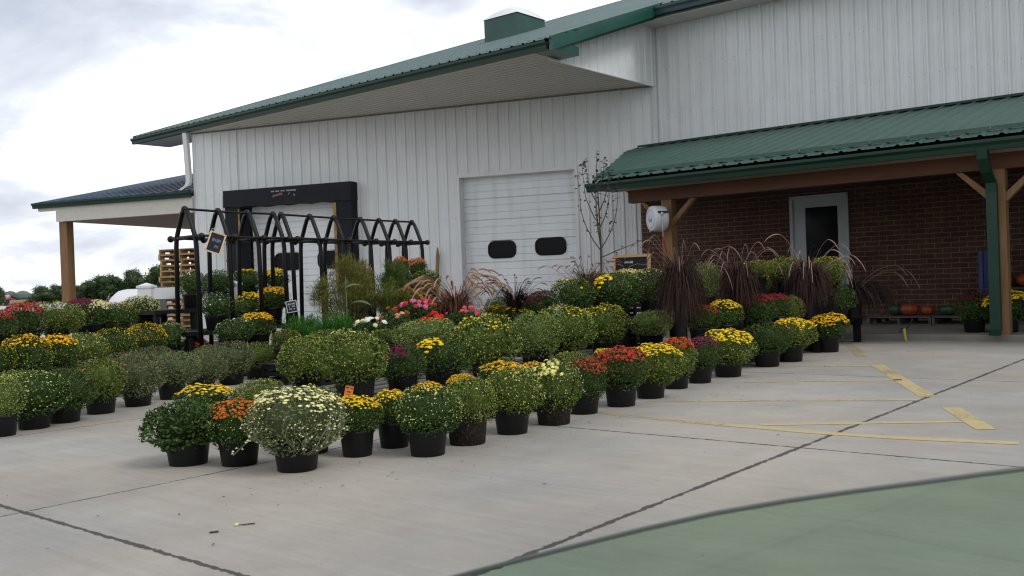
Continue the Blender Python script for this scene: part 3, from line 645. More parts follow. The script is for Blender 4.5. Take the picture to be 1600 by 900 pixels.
def mum_blooms(kind, seed):
    nb, cap, br_, nd, dcap, dr, cl = KINDS[kind]; R = random.Random(seed * 31 + len(kind)); mb = MB(); t_ = 0
    while t_ < nb:
        u = R.random(); th = math.acos(1 - (1 - cos(cap)) * u); ph = R.random() * 2 * pi
        if kind == 'part':
            c_ = np.array([-.28, -.62, .72]); p = npv(c_ + np.array([R.gauss(0, .24) for _ in range(3)])); th = math.acos(max(-1, min(1, p[2]))); ph = atan2(p[1], p[0])
        elif cl and R.random() < cl * .6 and sin(3 * ph + seed * 2) + sin(5 * th + seed) + R.gauss(0, .5) < 0: continue
        elif th > cap * .8 and R.random() < .45: continue
        p = shell(th, ph, seed); n = npv(p + np.array([0, 0, .55]) + np.array([R.gauss(0, .25) for _ in range(3)]))
        bloom(mb, p * R.uniform(.97, 1.06), n, br_ * R.uniform(.72, 1.2), R); t_ += 1
    for i in range(nd):
        th = math.acos(1 - (1 - cos(dcap)) * R.random()); ph = R.random() * 2 * pi; p = shell(th, ph, seed)
        bud(mb, p * R.uniform(.96, 1.05), p, dr * R.uniform(.6, 1.35))
    return mb.mesh('mum_blooms', [PM['yellow'], PM['paleyel']])
FOL = [mum_leaves(s) for s in (1, 2, 3)]
FOLF = [mum_leaves(s, 4600, .066) for s in (4, 5)]     # finer leaved
FOLB = [mum_leaves(6, 2600, .125)]                      # coarse leaved
BLC = {}
def blooms(kind, s):
    if (kind, s) not in BLC: BLC[(kind, s)] = mum_blooms(kind, s)
    return BLC[(kind, s)]
def pot_mesh(M, name):
    mb = MB(); n = 28
    P = [(.80, 0), (.84, .02), (.97, .86), (.975, .87), (1.03, .875), (1.03, .99), (1.0, 1.0), (.96, .99), (.945, .90)]
    mb.lathe(P, n, 0, close=False); k = len(mb.v)
    mb.v.append((0, 0, 0)); mb.f += [(k, (j + 1) % n, j) for j in range(n)]; mb.m += [0] * n
    k = len(mb.v); mb.v.append((0, 0, .90)); e = 8 * n; mb.f += [(k, e + j, e + (j + 1) % n) for j in range(n)]; mb.m += [1] * n
    return mb.mesh(name, [M, SOIL], smooth=True)
POTM = {'black': pot_mesh(POT, 'nursery_pot'), 'dirty': pot_mesh(POTD, 'nursery_pot_dirty'), 'stained': pot_mesh(POTS, 'nursery_pot_dusty')}
ROWG = {'F': 'mums along the front edge of the main display', 'S': 'mums in the second line on the concrete', 'T1': 'mums on the pallets', 'T2': 'mums on the black tables', 'T2b': 'mums on the black tables',
        'C': 'mums at the back of the display', 'R3': 'mums on the black stepped bench', 'R2': 'mums on the black stepped bench', 'R1': 'mums on the black stepped bench', 'L1': 'mums in the left block, nearest line',
        'L2': 'mums in the left block, second line', 'L3': 'mums in the left block, middle tier', 'L4': 'mums in the left block, back tier', 'P': 'mums on the porch step'}
MUMS = [
(-1.923, 5.525, 0, -0.025, -0.009, 0.213, 0.43, 0.279, 'dark', 'none', '-', '-', 'leafy dark green mum without flowers, leftmost pot of the long front row', 'black', 'F'),
(-1.603, 5.452, 0, -0.023, -0.007, 0.206, 0.341, 0.294, 'dark', 'cap', 'bronze', 'paleyel', 'bronze orange mum between the leafy green one and the big cream one', 'black', 'F'),
(-1.22, 5.228, 0, -0.004, -0.001, 0.254, 0.512, 0.359, 'grey', 'cream', 'cream', 'cream', 'big sprawling cream mum with trailing stems, nearest pot of the front row', 'black', 'F'),
(-0.948, 5.602, 0, 0.016, 0.003, 0.22, 0.287, 0.232, 'dark', 'cap', 'yellow', 'yellow', 'bright yellow mum just right of the big sprawling cream one', 'black', 'F'),
(-0.526, 5.544, 0, -0.009, -0.001, 0.238, 0.391, 0.311, 'dark', 'pale', 'paleyel', 'paleyel', 'round mum dotted all over with pale lemon buds, right of two bright yellow mums', 'black', 'F'),
(-0.309, 5.878, 0, 0.033, 0.002, 0.233, 0.337, 0.329, 'green', 'bud', 'paleyel', 'paleyel', 'green budding mum in the dirtiest brown stained pot of the front row', 'dirty', 'F'),
(-0.031, 6.222, 0, 0.039, 0.0, 0.253, 0.368, 0.339, 'green', 'pale', 'paleyel', 'paleyel', 'pale lemon budding mum between two brown stained pots', 'black', 'F'),
(0.258, 6.559, 0, 0.018, -0.001, 0.238, 0.375, 0.375, 'green', 'part', 'paleyel', 'white', 'white budded mum with one pale yellow cluster, stained pot beside a rusty red mum', 'dirty', 'F'),
(0.502, 7.019, 0, 0.032, -0.002, 0.215, 0.306, 0.344, 'dark', 'cap', 'rust', 'rust', 'rusty red mum left of the widest bright red mum', 'black', 'F'),
(0.816, 7.354, 0, 0.02, -0.002, 0.267, 0.442, 0.331, 'dark', 'cap', 'red', 'red', 'widest bright red mum, its whole top in flower, middle of the front row', 'black', 'F'),
(1.107, 7.779, 0, 0.066, -0.009, 0.251, 0.448, 0.341, 'green', 'cap', 'yellow', 'yellow', 'wide yellow mum wedged between the bright red and the scarlet mum', 'black', 'F'),
(1.418, 8.357, 0, 0.036, -0.006, 0.251, 0.345, 0.356, 'green', 'cap', 'scarlet', 'rust', 'scarlet orange mum touching the burgundy one in the front row', 'black', 'F'),
(1.701, 8.725, 0, 0.031, -0.006, 0.245, 0.337, 0.313, 'dark', 'cap', 'burgundy', 'burgundy', 'small burgundy mum in the front row between scarlet and yellow mums', 'black', 'F'),
(2.062, 9.168, 0, 0.009, -0.002, 0.26, 0.535, 0.344, 'green', 'cap', 'yellow', 'paleyel', 'yellow topped mum with loose green sides, fourth from the brick porch in the front row', 'black', 'F'),
(2.665, 10.002, 0, 0.034, -0.009, 0.279, 0.532, 0.35, 'dark', 'few', 'crimson', 'rust', 'dark reddish bud mum with one crimson tuft, third from the porch', 'black', 'F'),
(3.051, 10.463, 0, 0.035, -0.01, 0.292, 0.487, 0.324, 'green', 'cap', 'yellow', 'paleyel', 'loose yellow and green mum, second from the porch end of the front row', 'black', 'F'),
(3.804, 11.489, 0, 0.037, -0.012, 0.292, 0.507, 0.311, 'dark', 'full', 'gold', 'yellow', 'full golden yellow mum standing alone at the porch end of the front row', 'black', 'F'),
(-2.073, 6.37, 0, -0.006, -0.002, 0.25, 0.437, 0.228, 'dark', 'cap', 'yellow', 'paleyel', 'yellow mum rising behind the leafy dark green one', 'black', 'S'),
(-1.718, 6.348, 0, 0.018, 0.005, 0.272, 0.34, 0.241, 'green', 'bud', 'paleyel', 'paleyel', 'fresh green budding mum behind the bronze orange one', 'black', 'S'),
(-1.254, 5.759, 0, 0.01, 0.002, 0.259, 0.361, 0.265, 'green', 'bud', 'paleyel', 'paleyel', 'green budding mum peeping over the big sprawling cream one', 'black', 'S'),
(-0.76, 5.856, 0, -0.026, -0.003, 0.223, 0.241, 0.233, 'dark', 'cap', 'yellow', 'yellow', 'taller bright yellow mum behind and between the first yellow and pale lemon mums', 'black', 'S'),
(-0.56, 6.065, 0, -0.006, -0.001, 0.268, 0.24, 0.166, 'dark', 'cap', 'gold', 'yellow', 'golden mum whose cap shows above the pale lemon bud mum', 'black', 'S'),
(-0.374, 6.426, 0, 0.002, 0.0, 0.277, 0.219, 0.157, 'dark', 'cap', 'gold', 'gold', 'small orange gold mum crowded behind the dirtiest stained pot', 'black', 'S'),
(-0.1, 6.973, 0, 0.011, 0.0, 0.289, 0.341, 0.208, 'dark', 'cap', 'gold', 'paleyel', 'gold budding mum behind the pale lemon one with two stained neighbours', 'black', 'S'),
(0.142, 7.244, 0, 0.005, -0.0, 0.272, 0.216, 0.157, 'dark', 'cap', 'gold', 'gold', 'orange gold mum behind the white budded mum with one yellow cluster', 'black', 'S'),
(0.446, 7.882, 0, 0.031, -0.002, 0.272, 0.353, 0.225, 'green', 'bud', 'yellow', 'paleyel', 'green mum with yellow flecks behind the rusty red mum', 'black', 'S'),
(0.796, 8.403, 0, 0.021, -0.002, 0.269, 0.229, 0.172, 'dark', 'cap', 'yellow', 'yellow', 'small yellow mum half hidden behind the widest bright red one', 'black', 'S'),
(-1.654, 7.518, 0.185, -0.001, -0.0, 0.416, 0.438, 0.386, 'green', 'bud', 'yellow', 'paleyel', 'light green mum on a pallet, left neighbour of the one with the orange price tag', 'black', 'T1'),
(-1.125, 6.648, 0.185, -0.024, -0.004, 0.482, 0.484, 0.393, 'green', 'bud', 'paleyel', 'paleyel', 'large green budding mum whose pot carries an orange price tag', 'stained', 'T1'),
(-0.841, 7.077, 0.185, 0.003, 0.0, 0.391, 0.357, 0.299, 'dark', 'part', 'burgundy', 'burgundy', 'dark leafy mum with a few burgundy flowers on the pallets', 'black', 'T1'),
(-0.575, 7.494, 0.185, -0.012, -0.001, 0.405, 0.448, 0.326, 'dark', 'part', 'yellow', 'yellow', 'dark leafy mum with a bold yellow patch on its left shoulder', 'stained', 'T1'),
(-0.245, 8.055, 0.185, 0.021, 0.001, 0.45, 0.589, 0.502, 'green', 'spark', 'yellow', 'paleyel', 'largest yellow flecked mum of the pallet row', 'black', 'T1'),
(0.206, 9.069, 0.185, -0.002, 0.0, 0.45, 0.503, 0.454, 'light', 'none2', 'paleyel', 'paleyel', 'plain light green ball shaped mum without open flowers on the pallets', 'black', 'T1'),
(0.517, 9.585, 0.185, 0.023, -0.001, 0.472, 0.597, 0.467, 'green', 'spark', 'yellow', 'paleyel', 'yellow specked green mum right of the plain light green ball', 'black', 'T1'),
(0.965, 10.119, 0.185, -0.003, 0.0, 0.476, 0.536, 0.426, 'green', 'spark', 'yellow', 'yellow', 'dark green mum flecked yellow at the right end of the crowded pallet row', 'black', 'T1'),
(1.534, 10.586, 0.185, 0.009, -0.001, 0.44, 0.448, 0.318, 'light', 'none2', 'paleyel', 'paleyel', 'small pale green budding mum standing alone left of the largest purple grass', 'black', 'T1'),
(1.968, 9.888, 0.26, 0.015, -0.003, 0.518, 0.368, 0.286, 'dark', 'cap', 'rust', 'rust', 'brick red mum tucked against the right side of the largest purple grass', 'black', 'T1'),
(2.23, 10.045, 0.26, 0.016, -0.004, 0.543, 0.389, 0.306, 'dark', 'cap', 'yellow', 'yellow', 'vivid yellow mum with big flowers beside the brick red one on the middle tier', 'black', 'T1'),
(2.789, 10.835, 0.26, -0.004, 0.001, 0.545, 0.393, 0.363, 'dark', 'cap', 'crimson', 'rust', 'crimson mum right of the second purple grass clump', 'black', 'T1'),
(3.128, 11.263, 0.26, -0.005, 0.001, 0.557, 0.316, 0.316, 'dark', 'cap', 'crimson', 'burgundy', 'deep crimson pink mum touching the crimson one on the middle tier', 'black', 'T1'),
(3.317, 11.414, 0.26, 0.03, -0.009, 0.522, 0.353, 0.337, 'green', 'none2', 'rust', 'rust', 'green reddish budded mum at the right of the two crimson mums', 'black', 'T1'),
(0.727, 11.337, 0.47, 0.011, -0.001, 0.786, 0.552, 0.414, 'dark', 'few', 'yellow', 'yellow', 'dark green mum with two or three yellow flowers, left end of the top tier', 'black', 'T2'),
(1.263, 11.606, 0.47, 0.012, -0.001, 0.809, 0.615, 0.457, 'dark', 'part', 'yellow', 'paleyel', 'green top tier mum with a bright yellow patch facing the car park', 'black', 'T2'),
(1.114, 12.671, 0.658, 0.0, 0.0, 0.922, 0.515, 0.292, 'green', 'bud', 'yellow', 'paleyel', 'green mum with tiny buds behind the top tier pair left of the chalkboard', 'black', 'T2b'),
(1.629, 13.018, 0.704, 0.0, 0.0, 0.955, 0.461, 0.266, 'green', 'cap', 'paleyel', 'yellow', 'yellow topped mum right under the leaning chalkboard', 'black', 'T2b'),
(1.746, 11.957, 0.47, -0.003, 0.0, 0.853, 0.539, 0.441, 'dark', 'spark', 'paleyel', 'paleyel', 'yellow speckled dark mum left against the largest purple grass', 'black', 'T2'),
(2.539, 12.516, 0.47, 0.014, -0.003, 0.896, 0.466, 0.483, 'light', 'none2', 'paleyel', 'paleyel', 'bushy plain green mum between the two tall purple grasses', 'black', 'T2'),
(3.354, 12.918, 0.47, -0.005, 0.001, 0.815, 0.324, 0.342, 'dark', 'cap', 'gold', 'paleyel', 'small gold mum half behind the second purple grass', 'black', 'T2'),
(3.706, 13.365, 0.47, -0.005, 0.001, 0.836, 0.581, 0.524, 'green', 'none2', 'paleyel', 'paleyel', 'round green mum right of the small gold one on the top tier', 'black', 'T2'),
(3.241, 12.61, 0.757, 0.0, -0.0, 1.007, 0.44, 0.264, 'green', 'bud', 'paleyel', 'yellow', 'green mum with yellow tips behind the second purple grass', 'black', 'T2b'),
(3.743, 12.992, 0.71, 0.0, 0.0, 1.002, 0.548, 0.347, 'green', 'bud', 'paleyel', 'yellow', 'yellow green mum below the left edge of the white door', 'black', 'T2b'),
(4.093, 12.36, 0.63, 0.0, -0.0, 0.949, 0.475, 0.404, 'green', 'spark', 'yellow', 'yellow', 'yellow flecked mum standing in front of the white door', 'black', 'T2b'),
(4.241, 12.413, 0.33, -0.037, 0.013, 0.602, 0.567, 0.372, 'dark', 'none2', 'paleyel', 'paleyel', 'dark green mum in a black pot on the right end of the black table', 'black', 'T2'),
(-2.411, 10.034, 0.215, 0.0, 0.0, 0.445, 0.321, 0.237, 'dark', 'bud', 'gold', 'gold', 'small gold budded mum behind the pallet row, left of the fennel', 'black', 'C'),
(-1.91, 9.53, 0.255, 0.0, 0.0, 0.466, 0.329, 0.197, 'dark', 'bud', 'gold', 'paleyel', 'gold flecked mum behind the light green pallet mum', 'black', 'C'),
(-1.386, 10.025, 0.222, 0.0, -0.0, 0.43, 0.301, 0.192, 'dark', 'bud', 'paleyel', 'yellow', 'small lemon budded mum behind the price tagged one, below the white dahlias', 'black', 'C'),
(-0.9, 9.477, 0.231, 0.0, 0.0, 0.491, 0.631, 0.296, 'light', 'bud', 'yellow', 'paleyel', 'broad light green mum behind the yellow patched mum', 'black', 'C'),
(-0.058, 12.72, 0.222, 0.0, 0.0, 0.49, 0.774, 0.309, 'green', 'cap', 'yellow', 'paleyel', 'yellow topped mum rising behind the plain light green ball', 'black', 'C'),
(-0.97, 12.884, 0.306, 0.0, -0.0, 0.569, 0.524, 0.297, 'dark', 'cap', 'bronze', 'bronze', 'low bronze brown mum at the foot of the tan fountain grass', 'black', 'C'),
(-0.223, 13.118, 0.356, 0.0, -0.0, 0.622, 0.319, 0.301, 'green', 'none2', 'paleyel', 'paleyel', 'small green mum between the tan and the dark fountain grasses', 'black', 'C'),
(0.424, 13.313, 0.388, 0.0, 0.0, 0.665, 0.468, 0.324, 'dark', 'cap', 'wine', 'wine', 'wine brown mum between dark fountain grass and top tier', 'black', 'C'),
(-1.59, 13.628, 0.949, 0.0, -0.0, 1.227, 0.241, 0.315, 'dark', 'cap', 'bronze', 'bronze', 'brown budded mum seen through the last black arches, left one of two', 'black', 'C'),
(-1.413, 14.25, 0.924, 0.0, 0.0, 1.209, 0.348, 0.329, 'dark', 'cap', 'bronze', 'bronze', 'brown budded mum at the very right end of the black arches', 'black', 'C'),
(-1.161, 13.069, 0.741, -0.0, 0.0, 1.019, 0.39, 0.319, 'dark', 'bud', 'paleyel', 'paleyel', 'cream budded dark mum beside the tan fountain grass', 'black', 'C'),
(-1.307, 12.653, 0.405, 0.0, 0.0, 0.692, 0.292, 0.344, 'dark', 'cap', 'yellow', 'yellow', 'small bright yellow mum right of the pink zinnias', 'black', 'C'),
(-4.309, 12.792, 0.78, 0.003, 0.001, 1.08, 0.383, 0.383, 'dark', 'few', 'white', 'paleyel', 'white budded mum framed by the first black arch', 'black', 'R3'),
(-4.038, 13.062, 0.78, -0.005, -0.002, 1.096, 0.425, 0.369, 'dark', 'few', 'white', 'white', 'white mum just right of the first black arch', 'black', 'R3'),
(-3.851, 13.819, 0.78, 0.003, 0.001, 1.114, 0.465, 0.329, 'dark', 'yelcap', 'yellow', 'yellow', 'dark leafy mum with thin yellow top below the black dock surround', 'black', 'R3'),
(-3.36, 13.497, 0.78, 0.012, 0.003, 1.124, 0.394, 0.301, 'dark', 'full', 'yellow', 'yellow', 'yellow mum topmost right under the dock door window', 'black', 'R3'),
(-3.69, 11.773, 0.52, 0.024, 0.008, 0.801, 0.4, 0.333, 'dark', 'few', 'white', 'white', 'white budded mum on the middle step of the black bench', 'black', 'R2'),
(-3.57, 12.324, 0.52, 0.031, 0.009, 0.747, 0.243, 0.243, 'dark', 'bud', 'paleyel', 'paleyel', 'smallest green mum of the middle step', 'black', 'R2'),
(-3.49, 12.607, 0.52, -0.021, -0.006, 0.806, 0.389, 0.3, 'dark', 'cap', 'yellow', 'yellow', 'lemon yellow mum on the middle bench step', 'black', 'R2'),
(-3.244, 12.783, 0.52, 0.004, 0.001, 0.861, 0.41, 0.303, 'dark', 'full', 'gold', 'yellow', 'golden yellow mum on the middle step left of the small slate sign', 'black', 'R2'),
(-3.274, 11.138, 0.3, 0.0, 0.0, 0.504, 0.455, 0.314, 'dark', 'few', 'white', 'white', 'white flowered mum on the lowest step of the black bench', 'black', 'R1'),
(-3.125, 11.592, 0.3, -0.005, -0.001, 0.552, 0.422, 0.308, 'dark', 'cap', 'gold', 'gold', 'gold flowered mum on the lowest step of the black bench', 'black', 'R1'),
(-3.758, 6.925, 0, 0.016, 0.008, 0.255, 0.278, 0.353, 'light', 'bud', 'paleyel', 'paleyel', 'pale yellowish mum cut by the left edge of the picture, nearest row', 'black', 'L1'),
(-3.7, 7.265, 0, -0.004, -0.002, 0.236, 0.475, 0.365, 'dark', 'pale', 'paleyel', 'paleyel', 'mum with open lemon flowers near the left edge, front row', 'black', 'L1'),
(-3.605, 7.565, 0, 0.016, 0.008, 0.235, 0.455, 0.341, 'dark', 'few', 'rosy', 'rosy', 'reddish budded mum right of the lemon flowered one', 'black', 'L1'),
(-3.527, 8.047, 0, 0.009, 0.004, 0.269, 0.429, 0.369, 'green', 'few', 'pink', 'rosy', 'mum with three open pink flowers in the left front row', 'black', 'L1'),
(-3.388, 8.495, 0, 0.009, 0.004, 0.256, 0.496, 0.409, 'grey', 'none2', 'paleyel', 'rosy', 'greyish mum right of the one with pink flowers', 'black', 'L1'),
(-3.248, 8.952, 0, 0.052, 0.019, 0.262, 0.464, 0.335, 'grey', 'none2', 'paleyel', 'paleyel', 'flat topped grey green mum, fourth pot from the right end of the left block', 'black', 'L1'),
(-3.161, 9.536, 0, 0.061, 0.02, 0.235, 0.422, 0.354, 'grey', 'none2', 'rosy', 'rosy', 'grey green mum, third pot from the right end of the left block', 'black', 'L1'),
(-3.034, 10.131, 0, -0.016, -0.005, 0.25, 0.573, 0.387, 'grey', 'none2', 'rosy', 'rosy', 'widest mauve tinted mum near the right end of the left block', 'black', 'L1'),
(-2.889, 10.667, 0, 0.029, 0.008, 0.24, 0.464, 0.314, 'green', 'none2', 'paleyel', 'paleyel', 'last green mum at the right end of the left block', 'black', 'L1'),
(-4.181, 7.944, 0, 0.026, 0.014, 0.274, 0.401, 0.231, 'green', 'bud', 'paleyel', 'paleyel', 'light green mum behind the lemon flowered one', 'black', 'L2'),
(-4.135, 8.519, 0, 0.027, 0.013, 0.25, 0.398, 0.231, 'dark', 'few', 'rosy', 'rosy', 'dusky red mum behind the reddish budded front row mum', 'black', 'L2'),
(-4.066, 9.035, 0, -0.001, -0.001, 0.263, 0.389, 0.228, 'dark', 'few', 'rosy', 'rosy', 'dusky mum behind the one with three pink flowers', 'black', 'L2'),
(-4.015, 9.735, 0, 0.004, 0.002, 0.278, 0.428, 0.257, 'grey', 'none2', 'rosy', 'rosy', 'mauve green mum behind the greyish one in the left block', 'black', 'L2'),
(-3.943, 10.42, 0, 0.028, 0.011, 0.283, 0.422, 0.256, 'grey', 'none2', 'rosy', 'rosy', 'dull green mum in the second line behind the flat topped grey one', 'black', 'L2'),
(-3.936, 11.618, 0, 0.018, 0.006, 0.296, 0.382, 0.232, 'dark', 'cap', 'scarlet', 'gold', 'mum in mixed scarlet and gold in front of the black bench', 'black', 'L2'),
(-3.512, 10.947, 0, 0.009, 0.003, 0.248, 0.389, 0.249, 'grey', 'none2', 'paleyel', 'paleyel', 'grey green mum right behind the third last pot of the left block', 'black', 'L2'),
(-4.46, 8.118, 0.25, 0.022, 0.012, 0.414, 0.351, 0.376, 'dark', 'bud', 'yellow', 'yellow', 'yellow mum cut off by the left edge, middle tier', 'black', 'L3'),
(-4.315, 8.371, 0.25, -0.011, -0.006, 0.451, 0.42, 0.408, 'dark', 'goldcap', 'gold', 'yellow', 'deep golden mum, first whole one of the middle tier from the left edge', 'black', 'L3'),
(-4.224, 8.773, 0.25, -0.003, -0.002, 0.443, 0.395, 0.369, 'dark', 'cap', 'gold', 'yellow', 'second deep golden mum of the middle tier, lower and narrower', 'black', 'L3'),
(-4.191, 9.24, 0.25, 0.001, 0.001, 0.441, 0.439, 0.37, 'green', 'pale', 'paleyel', 'paleyel', 'pale lemon green mum in the middle of the middle tier', 'black', 'L3'),
(-4.178, 9.912, 0.25, -0.01, -0.004, 0.457, 0.422, 0.364, 'dark', 'pale', 'yellow', 'yellow', 'yellow budded mum right of the pale lemon green one', 'black', 'L3'),
(-4.139, 10.679, 0.25, -0.018, -0.007, 0.46, 0.464, 0.387, 'dark', 'bud2', 'gold', 'gold', 'densely gold budded mum, second from the right of the middle tier', 'black', 'L3'),
(-4.139, 11.401, 0.25, 0.007, 0.003, 0.458, 0.377, 0.344, 'dark', 'bud', 'paleyel', 'paleyel', 'rightmost lemon budded mum of the middle tier', 'black', 'L3'),
(-5.298, 9.746, 0.5, 0.027, 0.014, 0.697, 0.33, 0.345, 'dark', 'cap', 'red', 'red', 'red mum cut by the left edge on the back tier', 'black', 'L4'),
(-5.311, 10.337, 0.5, -0.026, -0.013, 0.72, 0.455, 0.424, 'dark', 'cap', 'red', 'red', 'large brick red mum on the back tier below the walking man', 'black', 'L4'),
(-5.209, 10.824, 0.5, 0.014, 0.007, 0.736, 0.519, 0.373, 'green', 'pale', 'paleyel', 'paleyel', 'lemon flecked mum left of the wooden canopy post', 'black', 'L4'),
(-5.26, 11.584, 0.5, -0.018, -0.008, 0.755, 0.412, 0.395, 'dark', 'cap', 'burgundy', 'burgundy', 'burgundy mum at the foot of the wooden canopy post', 'black', 'L4'),
(-5.094, 11.616, 0.5, 0.009, 0.004, 0.754, 0.274, 0.343, 'dark', 'full', 'cream', 'cream', 'cream mum squeezed against the burgundy one', 'black', 'L4'),
(-4.918, 11.779, 0.5, -0.013, -0.006, 0.703, 0.465, 0.379, 'dark', 'spark', 'gold', 'yellow', 'gold mum in front of the white tank', 'black', 'L4'),
(-4.87, 12.475, 0.5, 0.001, 0.001, 0.757, 0.488, 0.398, 'dark', 'bud2', 'yellow', 'paleyel', 'lemon budded mum in front of the white fence post', 'black', 'L4'),
(6.184, 12.715, 0.086, -0.006, 0.003, 0.396, 0.497, 0.401, 'dark', 'cap', 'wine', 'wine', 'dull wine red mum on the concrete porch step, left of the green downpipe', 'black', 'P'),
(6.518, 12.498, 0.086, -0.005, 0.003, 0.416, 0.648, 0.381, 'dark', 'full', 'yellow', 'yellow', 'bright yellow mum on the porch step at the foot of the green downpipe', 'black', 'P'),
]

MUMOBJ = []
for i, (x, y, zs, fx, fy, fz, w, h, leaf, kind, pet, bd, lab, ps, row) in enumerate(MUMS):
    t_ = thing('potted_mum', lab, 'potted mum', (x, y, zs), 0, ROWG[row])
    MUMOBJ.append(t_)
    pr_ = {'dirty': .135, 'stained': .14}.get(ps, .122) * (1.05 if w > .4 else .97)
    if y > 9: pr_ *= 1.12
    if w < .3: pr_ *= .86
    fb = fz - h / 2 - zs; ph_ = max(.15, min(.235, fb + h * .22))
    if ps in ('dirty', 'stained'): ph_ = max(ph_, .2)
    zoff = 0
    link('pot', POTM[ps], t_, (0, 0, 0), (0, 0, rng.random() * 6), (pr_, pr_, ph_))
    fine = leaf in ('grey', 'light') or kind in ('none2', 'pale')
    fm = FOLB[0] if kind == 'none' else (FOLF[i % 2] if fine else FOL[i % 3]); sd_ = {id(FOL[0]): 1, id(FOL[1]): 2, id(FOL[2]): 3, id(FOLF[0]): 4, id(FOLF[1]): 5, id(FOLB[0]): 6}[id(fm)]
    face = -atan2(x, y); rot = (face + rng.uniform(-.3, .3)) if kind == 'part' else rng.random() * 6.28
    # rotate about the vertical; keep the crown over the pot
    hh = max(h, .18) / 2 * 1.03
    tilt = (rng.uniform(-.12, .12), rng.uniform(-.12, .12), rot)
    f_ = link('foliage', fm, t_, (fx * .6, fy * .6, fz - zs), tilt, (w / 2 * 1.03 * rng.uniform(.96, 1.04), w / 2 * 1.03 * rng.uniform(.96, 1.04), hh * 1.03))
    f_.material_slots[0].link = 'OBJECT'; f_.material_slots[0].material = LM[leaf]
    b_ = link('blooms', blooms(kind, sd_), t_, f_.location, tilt, f_.scale)
    for k_, c_ in ((0, pet), (1, bd)):
        b_.material_slots[k_].link = 'OBJECT'; b_.material_slots[k_].material = (PM['lime'] if kind == 'none2' and c_ == 'paleyel' else PM.get(c_, PM['paleyel'])) if kind != 'none' else LM['green']
    if lab.startswith('big sprawling'):
        mb = MB(); R = random.Random(4); bm_ = MB()
        for q in range(60):
            a0 = R.uniform(0, 2 * pi); t1 = R.uniform(1.15, 1.6); pts = []
            for s_ in range(8):
                q_ = shell(2.75 + (t1 - 2.75) * (s_ / 7) ** .8, a0 + .12 * sin(s_ * .7 + q), sd_) * (1.0 + .05 * s_ / 7); pts.append((q_[0] * w / 2, q_[1] * w / 2, fz - zs + q_[2] * hh))
            mb.tube(pts, [.003 - .0018 * s_ / 7 for s_ in range(8)], 4)
            for s_ in range(3, 8):
                if s_ % 3 == 0: bud(bm_, np.array(pts[s_]) + np.array([R.gauss(0, .010) for _ in range(3)]), np.array([0, 0, 1.]), .0055)
        for (dx_, dy_, dz_, L) in ((-.9, -.45, -.11, .34), (-.75, -.65, -.03, .30), (.5, -.85, -.05, .22), (.95, -.2, 0, .30), (-.98, -.1, .03, .3), (.8, -.6, .02, .3)):
            pts = [(dx_ * L * f, dy_ * L * f, .20 + .05 * sin(f * 2.6) + dz_ * f * f * 1.0) for f in np.linspace(.1, 1, 9)]
            mb.tube(pts, [.0038 - .002 * s_ / 8 for s_ in range(9)], 5)
            for p in pts[4:]:
                for kk in range(2): bud(bm_, np.array(p) + np.array([R.gauss(0, .010) for _ in range(3)]), np.array([0, 0, 1.]), .0085)
        mb.build('trailing_stems', mat('mum_stem', (.17, .20, .12), .7), t_)
        bm_.build('stem_buds', [PM['cream'], PM['cream']], t_)
    if 'orange price tag' in lab:
        tg = MB(); M_ = Matrix.Translation((-.020, -pr_ * .92 - .012, .092)) @ Matrix.Rotation(radians(-7), 4, 'X') @ Matrix.Rotation(radians(12), 4, 'Y')
        if 'carries' in lab:
            tg.box(-.029, .029, -.001, .001, -.042, .042, 0, M_); to = tg.build('price_tag', mat('orange_card', (.85, .24, .05), .6), t_)
            sc_ = MB(); scribble(sc_, -.022, .020, .022, .013, -.0015, 11, th=.003); scribble(sc_, -.012, .018, -.004, .010, -.0015, 14, th=.0025); scribble(sc_, -.012, .018, -.026, .010, -.0015, 12, th=.0025)
            so = sc_.build('tag_writing', mat('dark_ink', (.16, .05, .01), .7), to); so.matrix_local = M_

# ------------------------------------------------------------------ supports: pallets, tables, benches
GW = wood('weathered_pallet', (.055, .05, .044), (.10, .092, .08), (3, 25, 25)); NW = wood('new_pallet_wood', (.42, .27, .13), (.56, .38, .20), (3, 25, 25))
BW = mat('black_painted_wood', (.006, .006, .007), .6, spec=.25, noise=.2, nscale=6)
def pallet_mesh(name, M, L=1.16, Wd=1.0, H=.135, notch=True):
    mb = MB()
    for i in range(6): y0 = -Wd / 2 + i * (Wd - .12) / 5; mb.box(-L / 2, L / 2, y0, y0 + .12, H - .02, H)
    for i in range(3):
        x0 = -L / 2 + i * (L - .04) / 2
        mb.box(x0, x0 + .04, -Wd / 2 + .002, Wd / 2 - .002, .021 + .05, H - .021)
        for y0, y1 in ((-Wd / 2 + .002, -.32), (-.12, .12), (.32, Wd / 2 - .002)): mb.box(x0, x0 + .04, y0, y1, .021, .071)
    for y0 in (-Wd / 2, -.05, Wd / 2 - .1): mb.box(-L / 2, L / 2, y0, y0 + .10, 0, .02)
    return mb.mesh(name, M)
PMG = pallet_mesh('pallet_grey', GW); PMN = pallet_mesh('pallet_new', NW)
